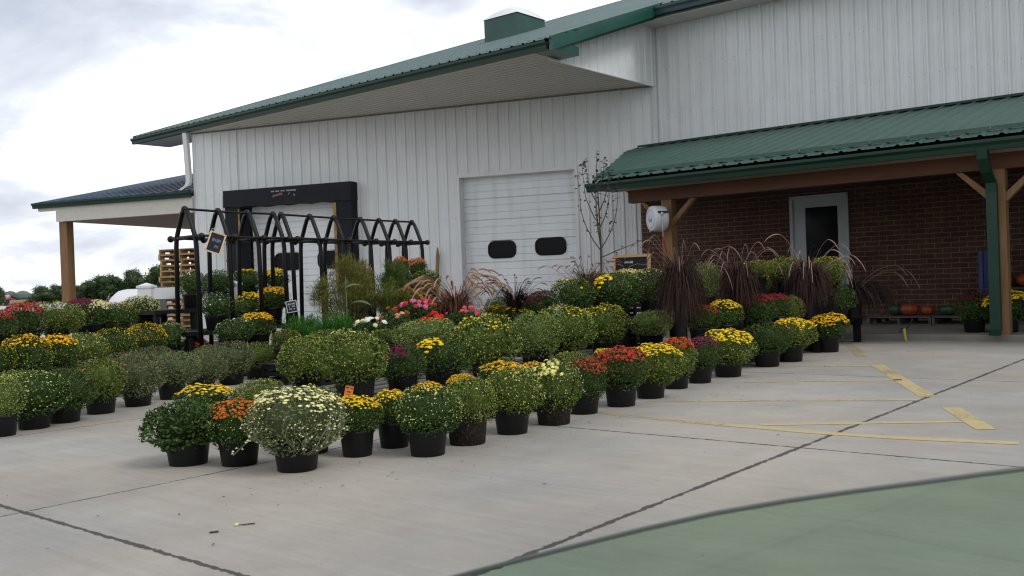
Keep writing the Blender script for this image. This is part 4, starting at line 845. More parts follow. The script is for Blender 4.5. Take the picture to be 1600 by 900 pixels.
def table(name, lab, a0, a1, b0, b1, z, group=None, legh=None):
    t_ = thing(name, lab, 'table', ab((a0 + a1) / 2, (b0 + b1) / 2, 0), ROTA, group); w, d = (a1 - a0) / 2, (b1 - b0) / 2
    tb = MB(); n = max(2, int((a1 - a0) / .15)); 
    for i in range(n): x0 = -w + i * 2 * w / n; tb.box(x0 + .005, x0 + 2 * w / n - .005, -d, d, z - .03, z)
    tb.box(-w, w, -d - .02, -d, z - .10, z - .002); tb.box(-w, w, d, d + .02, z - .10, z - .002)
    tb.build('table_top', BW, t_)
    for sx in (-1, 1):
        for sy in (-1, 1): MB().box(sx * (w - .05) - .04, sx * (w - .05) + .04, sy * (d - .05) - .04, sy * (d - .05) + .04, 0, z - .031).build('leg', BW, t_)
    return t_
pg = 'grey pallets under the mums'
for k, (a_, b_, zz) in enumerate([(-5.6, 4.78, 0), (-5.6, 5.98, 0), (-5.62, 7.2, 0), (-5.62, 8.42, 0)]):
    where = ['at its near end', 'second from its near end', 'third from its near end', 'at its far end'][k]
    o = link('wood_pallet', PMG, None, ab(a_, b_, zz), (0, 0, ROTA + pi / 2)); o.scale = (1.03, 1.28, 1.36); tag(o, 'grey weathered pallet under the pallet row of mums, ' + where, 'pallet', pg)
table('black_table', 'low black slatted table under brick red, vivid yellow and crimson mums', -5.2, -4.42, 8.72, 11.2, .26, 'black slatted tables')
table('black_table', 'black table under the two dark green mums left of the largest purple grass', -7.0, -5.75, 8.85, 10.8, .47, 'black slatted tables')
table('black_table', 'black table under the plain green mum between purple grasses', -6.4, -5.42, 10.95, 13.1, .47, 'black slatted tables')
table('black_table', 'black table at the porch end whose square leg stands free', -5.35, -4.56, 11.75, 12.95, .33, 'black slatted tables')
def crate(x, y, z, lab, s_=.34):
    mb = MB(); w = s_ / 2
    for zz in np.arange(.02, z - .03, .07): 
        for sx in (-1, 1): mb.box(sx * w - .008, sx * w + .008, -w, w, zz, zz + .045); mb.box(-w + .009, w - .009, sx * w - .008, sx * w + .008, zz, zz + .045)
    for sx in (-1, 1):
        for sy in (-1, 1): mb.box(sx * w - .018, sx * w + .018, sy * w - .018, sy * w + .018, 0, z - .021)
    mb.box(-w - .01, w + .01, -w - .01, w + .01, z - .02, z - .001)
    o = mb.build('plant_riser', BW); o.location = (x, y, 0); o.rotation_euler.z = ROTA; tag(o, lab, 'plant stand', 'black plant stands'); return o
for (x, y, zs, fx, fy, fz, w, h, leaf, kind, pet, bd, lab, ps, row) in MUMS:
    if (row == 'C' and zs > .1) : crate(x, y, zs, 'black slatted stand under the ' + ' '.join(lab.split()[:10]))
for o_ in MUMOBJ:
    if o_['group'] == ROWG['T2b']:
        v = o_.location; zs = v.z
        if zs > .5 or v.dot(A) < -7.0: crate(v.x, v.y, zs, 'black slatted stand under the ' + ' '.join(o_['label'].split()[:9]), .3) if v.dot(A) < -7.0 else link('riser_block', MB().box(-.14, .14, -.14, .14, 0, zs - (.47 if v.dot(A) < -5.35 else .33) - .001).box(-.15, .15, -.15, .15, .0, .03).mesh('riser', BW), None, (v.x, v.y, (.47 if v.dot(A) < -5.35 else .33) + .001), (0, 0, ROTA), label='black block lifting the ' + ' '.join(o_['label'].split()[:10]), category='block', group='black blocks on the tables')
# left block: two long benches on white concrete legs
def lbench(a0, b0, a1, b1, z, lab):
    p0, p1 = ab(a0, b0), ab(a1, b1); d = p1 - p0; L = d.length; t_ = thing('plank_bench', lab, 'bench', (p0 + p1) / 2, atan2(d.y, d.x), 'plank benches of the left block')
    mb = MB()
    for k in (-1, 0, 1): mb.box(-L / 2, L / 2, k * .16 - .075, k * .16 + .075, z - .035, z)
    mb.build('bench_plank', wood('dark_bench_plank', (.035, .03, .028), (.06, .052, .045), (2, 20, 20)), t_)
    n = int(L / .62)
    for k in range(n + 1):
        x = -L / 2 + .1 + k * (L - .2) / n; q = MB(); q.poly8([(x - .09, -.16, 0), (x + .09, -.16, 0), (x + .09, .16, 0), (x - .09, .16, 0)], [(x - .055, -.13, z - .036), (x + .055, -.13, z - .036), (x + .055, .13, z - .036), (x - .055, .13, z - .036)])
        q.build('leg', mat('pale_block', (.42, .41, .37), .8, noise=.15), t_)
lbench(-8.45, 2.9, -10.55, 6.45, .25, 'lower plank bench on pale blocks carrying golden and lemon mums')
lbench(-10.1, 3.7, -11.85, 6.85, .50, 'higher plank bench on pale blocks carrying red, burgundy and cream mums')
# stepped black bench of the rack group
sb = thing('stepped_bench', 'black three step wooden bench below the arches, mums on each step', 'bench', ab(-10.5, 7.1), ROTA)
def stp(a0, a1, b0, b1, z):
    mb = MB(); mb.box(a0, a1, b0, b1, z - .05, z); mb.build('step_board', BW, sb)
    n = 5
    for k in range(n):
        b_ = b0 + .05 + k * (b1 - b0 - .1) / (n - 1)
        MB().box(a0 + .02, a0 + .08, b_ - .03, b_ + .03, 0, z - .051).build('leg', BW, sb)
        MB().box(a1 - .08, a1 - .02, b_ - .03, b_ + .03, 0, z - .051).build('leg', BW, sb)
for c in (): pass
stp(-.05 + .55, .55 + .55, -.95, .25, .30); stp(-.45, .28, -.85, 1.05, .52); stp(-1.45, -.62, -.75, 1.45, .78)

# ------------------------------------------------------------------ arched black racks
def rack(lab, bs, a_of):
    p0 = ab(a_of(bs[0]), bs[0]); t_ = thing('arched_rack', lab, 'display rack', p0, ROTA, 'arched black racks')
    RB = mat('black_tube', (.004, .004, .005), .45, spec=.3); W2 = .21; zs_, za = 1.66, 1.99
    rel = lambda b_: (a_of(b_) - a_of(bs[0]), b_ - bs[0])
    for b_ in bs:
        x, y = rel(b_); mb = MB()
        pts = [(x - W2 - .05, y, 0), (x - W2 - .01, y, zs_ - .12), (x - W2 + .005, y, zs_ + .0), (x - .095, y, za - .095), (x - .055, y, za - .022), (x, y, za + .005), (x + .055, y, za - .022), (x + .095, y, za - .095), (x + W2 - .005, y, zs_ + .0), (x + W2 + .01, y, zs_ - .12), (x + W2 + .05, y, 0)]
        mb.tube(pts, .029, 8); mb.build('arch', RB, t_, smooth=True)
        cb_ = MB(); cb_.tube([(x - W2 - .13, y, zs_), (x + W2 + .13, y, zs_)], .026, 8)
        for sx in (-1, 1): cb_.ball((x + sx * (W2 + .13), y, zs_), .042, 10, 6)
        cb_.ball((x, y, za + .012), .046, 10, 6); cb_.build('crossbar', RB, t_, smooth=True)
    for dx_, z_ in ((0, za + .02), (-W2 - .10, zs_ + .01), (W2 + .10, zs_ + .01)):
        x0, y0 = rel(bs[0]); x1, y1 = rel(bs[-1]); MB().tube([(x0 + dx_, y0 - .03, z_), ((x0 + x1) / 2 + dx_, (y0 + y1) / 2, z_ - .01), (x1 + dx_, y1 + .03, z_)], .016, 6).build('rod', RB, t_)
    return t_
AO = lambda b_: -.157 * b_ - 9.347
rack('black arched tube rack of four hoops with a wooden framed chalkboard hung on it', [6.35, 6.86, 7.35, 7.80], AO)
rack('longer black arched tube rack of seven hoops reaching past the dock door', [7.95, 8.50, 9.00, 9.59, 10.03, 10.44, 10.87], AO)
# hung chalkboard
cbt = thing('hanging_chalkboard', 'small tilted chalkboard in a pale wooden frame hanging from the first arch', 'sign', (-3.47, 11.17, 1.57), radians(8)); cbt.scale = (.86, .86, .86)
M_ = Matrix.Rotation(radians(20), 4, 'Y'); fr = MB()
for q in ((-.11, .11, -.145, -.125), (-.11, .11, .125, .145), (-.11, -.09, -.125, .125), (.09, .11, -.125, .125)): fr.box(q[0], q[1], -.012, .008, q[2], q[3], 0, M_)
fr.build('frame', wood('pale_frame', (.52, .42, .28), (.62, .5, .34)), cbt)
bo = MB().box(-.09, .09, -.004, .004, -.125, .125, 0, M_).build('board', mat('chalkboard_black', (.01, .011, .016), .7), cbt)
sc_ = MB(); scribble(sc_, -.055, .06, .01, .055, -.006, 21, th=.008); scribble(sc_, -.06, .05, -.07, .05, -.006, 23, th=.008); so = sc_.build('chalk_writing', mat('blue_chalk', (.20, .24, .36), .8), bo); so.matrix_local = M_
MB().tube([(-.09, 0, .12), (-.03, .0, .20), (.10, 0, .13)], .004, 5).build('cord', mat('white_cord', (.6, .6, .55), .8), cbt)
sl = thing('slate_sign', 'small black slate sign with pale edge on a wire, right of the golden mums', 'sign', (-2.45, 10.52, .80), radians(5))
M_ = Matrix.Rotation(radians(-8), 4, 'Y'); fr = MB()
for q in ((-.06, .06, -.065, -.057), (-.06, .06, .057, .065), (-.06, -.052, -.057, .057), (.052, .06, -.057, .057)): fr.box(q[0], q[1], -.006, .004, q[2], q[3], 0, M_)
fr.build('frame', mat('pale_edge', (.45, .47, .48), .6), sl); bo = MB().box(-.052, .052, -.002, .002, -.057, .057, 0, M_).build('board', MAT['chalkboard_black'], sl)
sc_ = MB(); scribble(sc_, -.04, .035, .018, .024, -.004, 31, th=.004); scribble(sc_, -.03, .035, -.008, .018, -.004, 33, th=.004); scribble(sc_, -.03, .03, -.034, .016, -.004, 35, th=.004); so = sc_.build('chalk_writing', mat('pale_chalk', (.42, .44, .48), .8), bo); so.matrix_local = M_
MB().tube([(0, .006, -.8), (0, .006, .085)], .005, 5).build('stake', BW, sl)
wt = thing('plant_label', 'tiny white plant label standing by the bright green ferny plant', 'label', (-2.62, 10.6, .50), 0)
MB().box(-.028, .028, -.001, .001, 0, .06).box(-.006, .006, .0012, .003, -.5, .05).build('label_card', mat('white_card', (.6, .62, .62), .6), wt)

# ------------------------------------------------------------------ ornamental grasses
def grass(name, lab, loc, h, spread, n, cols, plume, npl, droop=1.0, up=.5, lean=(0, 0), potz=.2, group='ornamental grasses', seed=1, cw=.006, pl_len=.2, cat='ornamental grass', prad=.011, weep=False):
    R = random.Random(seed); t_ = thing(name, lab, cat, loc, 0, group)
    BM_ = mat('grass_' + '_'.join('%d' % (c * 1000) for c in cols), cols, .7, island=.85, trans=.12, spec=.15)
    PL = mat('plume_' + '_'.join('%d' % (c * 1000) for c in plume), plume, .9, island=.2, trans=.2)
    mb = MB(); k0 = potz
    def path(L, a, u, dr, wp_=False):
        wend = R.uniform(1.0, 1.52); P = []; p = np.array([cos(a) * .04, sin(a) * .04, k0]); el = u; st = L / 9
        for s_ in range(10):
            P.append(p.copy())
            if wp_: f = min(1, max(0, (s_ / 9 - dr * .08) / .42)); el = u - (u + wend) * f * f * (3 - 2 * f)
            else: el -= dr * (.06 + .33 * (s_ / 9))
            p = p + np.array([cos(a) * cos(el) + lean[0] * .3, sin(a) * cos(el) + lean[1] * .3, sin(el)]) * st
            if p[2] < .03: p[2] = .03
        return P
    for i in range(n):
        a = R.uniform(0, 2 * pi); L = h * R.uniform(.45, 1.25); u = min(1.5, R.gauss(up + (.42 if weep else .3), .26)); P = path(L, a, u, droop * R.uniform(.6, 1.3), weep and R.random() < .6)
        sd = np.array([-sin(a), cos(a), 0]); k = len(mb.v); w0 = cw * R.uniform(.6, 1.2)
        for s_, p in enumerate(P):
            w = w0 * (1 - (s_ / 9.3) ** 2.2); mb.v += [tuple(p - sd * w + np.array([0, 0, w * .4])), tuple(p + sd * w + np.array([0, 0, w * .4]))]
        mb.f += [(k + 2 * s_, k + 2 * s_ + 1, k + 2 * s_ + 3, k + 2 * s_ + 2) for s_ in range(9)]; mb.m += [0] * 9
    mb.build('blades', BM_, t_)
    pb = MB()
    for i in range(npl):
        a = R.uniform(0, 2 * pi); L = h * R.uniform(1.05, 1.45); u = R.uniform(.95, 1.45); P = path(L, a, u, (1.15 if weep else droop * .62) * R.uniform(.45, .95))
        pb.tube(P[:8], .0022, 4)
        d = P[-1] - P[-3]; q0 = P[-3]; pts = []; m_ = 8; dd = npv(d); Lp = pl_len * R.uniform(.7, 1.3)
        p = q0.copy(); 
        for s_ in range(m_ + 1): pts.append(p.copy()); dd = npv(dd + np.array([0, 0, -.10 * min(droop, 1.4)])); p = p + dd * Lp / m_
        pb.tube([tuple(x) for x in pts], [prad * max(.12, sin(pi * (s_ + .6) / (m_ + 1.4)) ** .6) * .55 for s_ in range(m_ + 1)], 5)
        for s_ in range(70):   # bristles
            j = R.randrange(m_); f = R.random(); c_ = pts[j] * (1 - f) + pts[j + 1] * f; rd = npv(np.array([R.gauss(0, 1) for _ in range(3)])); dirn = npv(rd + npv(pts[j + 1] - pts[j]) * 1.0); l_ = prad * R.uniform(1.1, 2.2); sdw = npv(np.cross(dirn, rd + .1)) * .0016
            k = len(pb.v); pb.v += [tuple(c_ - sdw), tuple(c_ + sdw), tuple(c_ + dirn * l_)]; pb.f.append((k, k + 1, k + 2)); pb.m.append(0)
    if npl: pb.build('plumes', PL, t_)
    return t_
PUR = (.044, .024, .019); PLM = (.30, .17, .15); TAN = (.17, .085, .045)
def g_pot(t_, z=0, r=.15, h=.22): link('pot', POTM['black'], t_, (0, 0, z), (0, 0, 0), (r, r, h))
g1 = grass('purple_fountain_grass', 'largest dark purple fountain grass, drooping in front of the hose reel post', ab(-4.93, 8.70, .0), .90, 1, 1300, PUR, PLM, 16, 1.5, .95, weep=True, potz=.72, seed=3, cw=.0058, pl_len=.22); g_pot(g1, .0, .10, .74)
g2 = grass('purple_fountain_grass', 'dark purple fountain grass between the vivid yellow and crimson mums', ab(-4.90, 9.98, .0), .72, 1, 1050, PUR, PLM, 15, 1.5, .95, weep=True, potz=.76, seed=4, cw=.0058, pl_len=.20); g_pot(g2, .26, .12, .50)
g3 = grass('purple_fountain_grass', 'purple fountain grass with pale plumes arching right across the white door', ab(-4.66, 11.38, .0), .74, 1, 1200, (.05, .026, .025), (.42, .27, .24), 18, 1.5, .92, weep=True, lean=(.12, -.1), potz=.74, seed=5, cw=.0058, pl_len=.24); g_pot(g3, .0, .12, .76)
g4 = grass('purple_fountain_grass', 'very dark fountain grass sprawling right over the porch step', ab(-4.62, 12.75, .0), .62, 1, 800, (.026, .018, .018), (.22, .13, .11), 9, 2.1, .6, lean=(1.0, -.1), potz=.62, seed=6, cw=.005, pl_len=.26); g_pot(g4, .331, .15, .28)
g5 = grass('tan_fountain_grass', 'tan brown fountain grass with feathery plumes leaning left before the siding', ab(-8.45, 9.07, .0), .70, 1, 900, (.13, .06, .035), (.42, .25, .16), 60, 1.5, 1.0, lean=(-.25, 0), potz=.52, seed=7, cw=.004, pl_len=.24, prad=.018); g_pot(g5, 0, .17, .52)
g6 = grass('dark_fountain_grass', 'upright blackish purple grass in front of the overhead door', ab(-7.94, 9.65, .0), .54, 1, 420, (.022, .010, .014), (.06, .035, .045), 26, 1.2, 1.15, potz=.56, seed=8, cw=.005, pl_len=.12); g_pot(g6, 0, .16, .58)
g7 = grass('red_plume_grass', 'upright grass with reddish plumes above the dark green top tier mum', ab(-7.08, 10.06, .0), .62, 1, 300, (.05, .022, .026), (.24, .10, .11), 26, 1.3, 1.05, lean=(.1, 0), potz=.72, seed=9, cw=.005, pl_len=.14); g_pot(g7, .0, .16, .74)
for q_, k_ in ((g1, .66), (g2, .70), (g3, .76)): q_.scale = (k_, k_, 1)
# fluffy annuals
def fluff(name, lab, loc, r, h, n, col, cat, seed, zc=.6, th=.0022, stiff=.3):
    R = random.Random(seed); t_ = thing(name, lab, cat, loc, 0, 'feathery foliage plants'); mb = MB()
    M = mat('fluff_' + '_'.join('%d' % (c * 1000) for c in col), col, .8, island=.6, trans=.3, spec=.1)
    tufts = []
    for i in range(int(18 + r * 70)):
        d = npv(np.array([R.gauss(0, 1), R.gauss(0, 1), R.uniform(-.5, 1.3)])); tufts.append((np.array([0, 0, zc]) + d * np.array([r, r, h]) * R.uniform(.35, .92), r * R.uniform(.18, .36), R.uniform(-.5, .5)))
    for i in range(n):
        c_, tr_, ln = tufts[R.randrange(len(tufts))]; d = npv(np.array([R.gauss(0, 1) for _ in range(3)])); p0 = c_ + d * tr_ * R.random() ** .6
        dd = npv(d * .7 + np.array([R.gauss(0, .8) + ln, R.gauss(0, .8), stiff + R.gauss(0, .6)])); L = R.uniform(.03, .075); sd = npv(np.cross(dd, np.array([.2, .5, 1.1]))) * th * R.uniform(.7, 1.5)
        mid = p0 + dd * L * .5 + np.array([0, 0, .006]); k = len(mb.v); mb.v += [tuple(p0 - sd), tuple(p0 + sd), tuple(mid + sd), tuple(mid - sd), tuple(p0 + dd * L)]
        mb.f += [(k, k + 1, k + 2, k + 3), (k + 3, k + 2, k + 4)]; mb.m += [0, 0]
    mb.build('foliage', M, t_); st = MB()
    for c_, tr_, ln in tufts:
        st.tube([(0, 0, .15), (c_[0] * .35, c_[1] * .35, .15 + (c_[2] - .15) * .6), tuple(c_)], [.006, .004, .002], 4)
    st.build('stems', mat('stem_brown', (.10, .09, .045), .8), t_); link('pot', POTM['black'], t_, (0, 0, 0), (0, 0, 0), (.15, .15, .26)); return t_
fluff('feathery_plant', 'tall bronze green feathery plant with a tan top, centre of the display', ab(-9.25, 7.85), .47, .50, 15000, (.20, .20, .055), 'fennel plant', 1, .86)
fluff('feathery_plant', 'bronze green feathery mound right of the tall broad leaved stalk', ab(-8.75, 8.25), .33, .34, 8000, (.16, .19, .045), 'fennel plant', 2, .72)
fluff('feathery_plant', 'narrow green feathery plant in front of the seven hoop rack', ab(-9.55, 9.0), .26, .40, 6500, (.12, .19, .05), 'fennel plant', 3, .95)
fluff('feathery_plant', 'yellow green feathery plant beside the cream budded mum', ab(-9.15, 9.0), .24, .28, 3200, (.13, .16, .03), 'fennel plant', 4, .72)
fluff('feathery_plant', 'bright green ferny mound below the small slate sign', ab(-8.35, 6.75), .42, .28, 12000, (.06, .18, .03), 'fern', 5, .45, stiff=.1)
fluff('feathery_plant', 'pale straw coloured grassy wisp standing behind the tall feathery plant', ab(-9.35, 8.3), .12, .42, 1300, (.36, .29, .15), 'grass', 6, 1.05, stiff=.9)
# broad leaved stalk
def stalk(lab, loc, h, leaves, seed=1):
    R = random.Random(seed); t_ = thing('broad_leaf_plant', lab, 'plant', loc, 0); MB().tube([(0, 0, 0), (.01, 0, h * .5), (0, 0.01, h)], [.016, .012, .005], 6).build('stem', mat('corn_stem', (.09, .15, .05), .6), t_)
    for z_, a, L in leaves:
        mb = MB(); p = np.array([0, 0, z_]); el = .9; P = []
        for s_ in range(9): P.append(p.copy()); el -= .19; p = p + np.array([cos(a) * cos(el), sin(a) * cos(el), sin(el)]) * L / 8
        sd = np.array([-sin(a), cos(a), .25])
        for s_, q in enumerate(P): w = .035 * sin(pi * min(1, (s_ + .6) / 8.6)) ** .7; mb.v += [tuple(q - sd * w), tuple(q - np.array([0, 0, w * .3])), tuple(q + sd * w)]
        for s_ in range(8):
            for j in (0, 1): k = 3 * s_ + j; mb.f.append((k, k + 1, k + 4, k + 3)); mb.m.append(0)
        mb.build('leaf', mat('corn_leaf', (.08, .16, .06), .5, trans=.2), t_, smooth=True)
stalk('tall pale green stalk with strap leaves in the middle of the display', ab(-8.7, 7.42), 1.12, [(.5, .2, .34), (.62, 2.9, .3), (.75, -.3, .36), (.88, 3.3, .28), (.98, .3, .22), (.55, -1.5, .3)])
# flowering clumps
def clump(name, lab, loc, w, h, z0, pet, nb, br_, cat, seed, leafc='dark', pz=.2, sq=(1, 1)):
    t_ = thing(name, lab, cat, loc, 0, 'bedding flowers in the middle of the display'); R = random.Random(seed)
    f_ = link('foliage', FOLB[0], t_, (0, 0, z0), (0, 0, R.random() * 6), (w / 2, w / 2, h / 2)); f_.material_slots[0].link = 'OBJECT'; f_.material_slots[0].material = LM[leafc]
    for c_ in pet:
        mb = MB(); st = MB()
        for i in range(nb):
            th = R.uniform(0, 1.15); ph = R.random() * 2 * pi; p = np.array([sin(th) * cos(ph) * w / 2 * 1.0, sin(th) * sin(ph) * w / 2, cos(th) * h / 2 + R.uniform(.01, .07) + z0])
            bloom(mb, p, npv(np.array([p[0] * .8, p[1] * .8 - w * .25, w * .45])), br_ * R.uniform(.8, 1.2), R, .35); st.tube([(p[0] * .6, p[1] * .6, z0), tuple(p)], .0025, 4)
        mb.build('flowers', [PM[c_], PM[c_]], t_); st.build('stems', MAT['corn_stem'], t_)
    link('pot', POTM['black'], t_, (0, 0, 0), (0, 0, 0), (.14, .14, max(.12, z0 - h * .3))); return t_
clump('dahlia', 'low plant with flat creamy white flowers in front of the strap leaved stalk', ab(-7.95, 7.1), .42, .22, .48, ['cream', 'white'], 6, .035, 'dahlia', 3)
clump('dahlia', 'low plant with a few peach coloured flowers beside the creamy white ones', ab(-7.95, 7.55), .30, .22, .50, ['peach'] if 'peach' in PM else ['gold'], 4, .035, 'dahlia', 4)
clump('zinnia', 'brightest red flowering clump below the pink zinnias', ab(-7.75, 7.95), .42, .26, .46, ['scarletb'] if 'scarletb' in PM else ['red'], 16, .036, 'zinnia', 5)
clump('zinnia', 'pink and red zinnia clump in the middle of the display', ab(-8.25, 8.15), .48, .30, .62, ['pink', 'red'], 13, .034, 'zinnia', 6)
clump('zinnia', 'coral pink zinnias right of the red flowering clump', ab(-7.75, 8.45), .50, .26, .52, ['coral'] if 'coral' in PM else ['pink'], 16, .034, 'zinnia', 7)
clump('zinnia', 'dark leaved clump topped by one coral flower head, below yellow green feathery plant', ab(-8.95, 8.75), .32, .44, .64, ['coral'] if 'coral' in PM else ['pink'], 9, .03, 'zinnia', 8)
clump('zinnia', 'high pink and salmon flowers behind the bronze feathery mound', ab(-9.55, 8.45), .30, .30, 1.02, ['pink', 'coral'] if 'coral' in PM else ['pink'], 5, .035, 'zinnia', 9)
clump('zinnia', 'rusty orange flower spikes between the feathery mound and pink zinnias', ab(-8.8, 8.55), .26, .36, .74, ['bronze'], 12, .028, 'zinnia', 10)
clump('coleus', 'dark leafy clump with single salmon flower left of the scarlet ones', ab(-8.2, 7.75), .50, .40, .48, ['rust'], 8, .03, 'coleus', 11)
clump('coleus', 'mixed wine red bedding plant in front of the overhead door', ab(-8.05, 10.1), .50, .30, .56, ['wine'], 60, .024, 'coleus', 12)
clump('coleus', 'low wine brown bedding plant behind the pallet row, left of the creamy flowers', ab(-8.0, 6.6), .44, .20, .30, ['wine'], 30, .024, 'coleus', 13)

# ------------------------------------------------------------------ sapling by the dock wall
sp_ = thing('young_tree', 'thin bare young tree with a few dark leaves against the white siding', 'tree', ab(-8.15, 12.0), 0)
R = random.Random(12); tr = MB(); lv = MB()
def lf(p, n=3, s_=.052):
    for _ in range(n):
        d = npv(np.array([R.gauss(0, 1), R.gauss(0, 1), R.gauss(-.2, .6)])); sd = npv(np.cross(d, np.array([.3, .1, 1.]))) * s_ * .38; q = np.array(p) + np.array([R.gauss(0, .02) for _ in range(3)]); k = len(lv.v)
        lv.v += [tuple(q), tuple(q + d * s_ * .5 + sd), tuple(q + d * s_ * 1.1), tuple(q + d * s_ * .5 - sd)]; lv.f += [(k, k + 1, k + 2, k + 3)]; lv.m.append(0)
tr.tube([(0, 0, 0), (0, 0, .8), (.01, 0, 1.5), (0, 0, 2.1), (-.02, 0, 2.6), (.0, 0, 2.92)], [.02, .017, .015, .01, .006, .003], 7)
for z_, a, L in [(1.42, .1, 1.15), (1.42, 3.1, 1.2), (1.5, 1.6, .9), (1.55, 4.4, 1.0), (1.75, .5, .9), (1.8, 2.7, 1.0), (2.0, 5.5, .7), (2.1, 3.4, .7), (2.35, .2, .45), (1.3, -.35, .9)]:
    low = (z_ == 1.3); p = np.array([0, 0, z_]); el = .35 if low else .98; P = []
    for s_ in range(8): P.append(tuple(p)); p = p + np.array([cos(a) * cos(el), sin(a) * cos(el), sin(el)]) * L / 7; el = min(1.5, el + (.02 if low else .14)) + R.gauss(0, .05)
    tr.tube(P, [.008 * (1 - s_ / 8.5) + .0012 for s_ in range(8)], 5)
    for q in P[2:]: lf(q, 4)
    lf(P[-1], 5)
for z_ in (2.3, 2.5, 2.65, 2.8, 2.92): lf((0, 0, z_), 5)
tr.build('trunk', mat('sapling_bark', (.045, .035, .028), .85), sp_); lv.build('leaves', mat('sapling_leaf', (.035, .045, .03), .6, island=.3), sp_)

# ------------------------------------------------------------------ chalkboard, stake, hose reel
cb2 = thing('leaning_chalkboard', 'wooden framed black chalkboard propped up behind the top tier mums', 'sign', ab(-7.22, 11.75) + Vector((-.2, 0, 0)), ROTA + .35)
M_ = Matrix.Translation((0, 0, .9)) @ Matrix.Rotation(radians(-9), 4, 'X'); fr = MB()
for q in ((-.28, .28, -.33, -.28), (-.28, .28, .38, .42), (-.28, -.235, -.28, .38), (.235, .28, -.28, .38)): fr.box(q[0], q[1], -.015, .015, q[2], q[3], 0, M_)
for sx in (-1, 1): fr.box(sx * .26 - .02, sx * .26 + .02, -.015, .015, -.88, -.331, 0, M_)
fr.build('frame', wood('chalkboard_frame', (.30, .18, .09), (.40, .26, .14)), cb2); bo = MB().box(-.235, .235, -.006, .006, -.28, .38, 0, M_).build('board', mat('chalkboard_dark', (.006, .007, .009), .6, spec=.2), cb2)
sc_ = MB(); scribble(sc_, -.10, .05, .29, .04, -.008, 41, th=.006); scribble(sc_, .14, .2, .08, .07, -.008, 44, th=.005); so = sc_.build('chalk_writing', MAT['pale_chalk'], bo); so.matrix_local = M_
MB().box(-.30, -.26, .05, .35, 0, .02).box(.26, .30, .05, .35, 0, .02).poly8([(-.28, .30, 0), (-.25, .30, 0), (-.25, .33, 0), (-.28, .33, 0)], [(-.28, .02, 1.1), (-.25, .02, 1.1), (-.25, .05, 1.1), (-.28, .05, 1.1)]).build('stand', MAT['chalkboard_frame'], cb2)
stk = MB(); stk.poly8([(-.05, -.02, 0), (.05, -.02, 0), (.05, .02, 0), (-.05, .02, 0)], [(-.035, -.02 + .25, 1.6), (.035, -.02 + .25, 1.6), (.035, .02 + .25, 1.6), (-.035, .02 + .25, 1.6)])
stk.poly8([(-.035, .23, 1.6), (.035, .23, 1.6), (.035, .27, 1.6), (-.035, .27, 1.6)], [(-.012, .255, 1.80), (.0, .255, 1.80), (.0, .275, 1.80), (-.012, .275, 1.80)])
o = stk.build('wooden_stake', OAK); o.location = wp(-4.95, -.38); o.rotation_euler.z = ROTB; tag(o, 'pointed wooden stake leaning on the siding left of the overhead door', 'stake')
hr = thing('hose_reel', 'white retractable hose reel mounted on the timber porch post', 'hose reel', ab(-7.76, 13.06, 1.90), radians(16))
HW = mat('reel_white_plastic', (.60, .62, .66), .4, noise=.04)
mb = MB(); P = [(.02, -.12), (.165, -.12), (.185, -.115), (.198, -.10), (.202, -.05), (.203, .05), (.198, .10), (.185, .115), (.165, .12), (.02, .12)]
mb.lathe([(r_, z_) for r_, z_ in P], 32); M_ = Matrix.Rotation(pi / 2, 4, 'Y'); mb.v = [tuple((M_ @ Vector(v)) * 1.0) for v in mb.v]; mb.v = [(x, y, z * 1.0) for x, y, z in mb.v]
body = mb.build('housing', HW, hr, smooth=True)
mb = MB(); mb.lathe([(.135, 0), (.14, .008), (.15, .008), (.155, 0)], 32, close=False); mb.lathe([(.05, 0), (.055, .012), (.0001, .014)], 24, close=False); mb.v = [(-.121 - z, y, x) for x, y, z in mb.v]; mb.build('side_ring', mat('reel_grey', (.50, .53, .58), .5), body, smooth=True)
MB().box(-.075, .09, -.205, -.12, .075, .105).build('hose_slot', mat('slot_black', (.01, .01, .01), .6), hr)
mb = MB(); mb.ball((-.02, -.215, .06), .026, 12, 8); mb.tube([(-.02, -.215, .06), (-.02, -.218, -.1), (-.015, -.215, -.30)], .009, 8); mb.build('hose_end', mat('hose_cream', (.55, .50, .42), .6), hr, smooth=True)
MB().tube([(-.015, -.215, -.30), (-.01, -.215, -.36)], .016, 8).tube([(-.01, -.215, -.36), (.03, -.2, -.52), (.06, -.18, -.60)], [.02, .016, .013], 8).build('spray_nozzle', mat('nozzle_red', (.35, .03, .05), .5), hr)
MB().box(-.05, .05, .18, .22, -.20, .20).box(-.02, .02, .12, .20, -.03, .03).build('bracket', mat('reel_bracket', (.3, .3, .32), .5), hr)

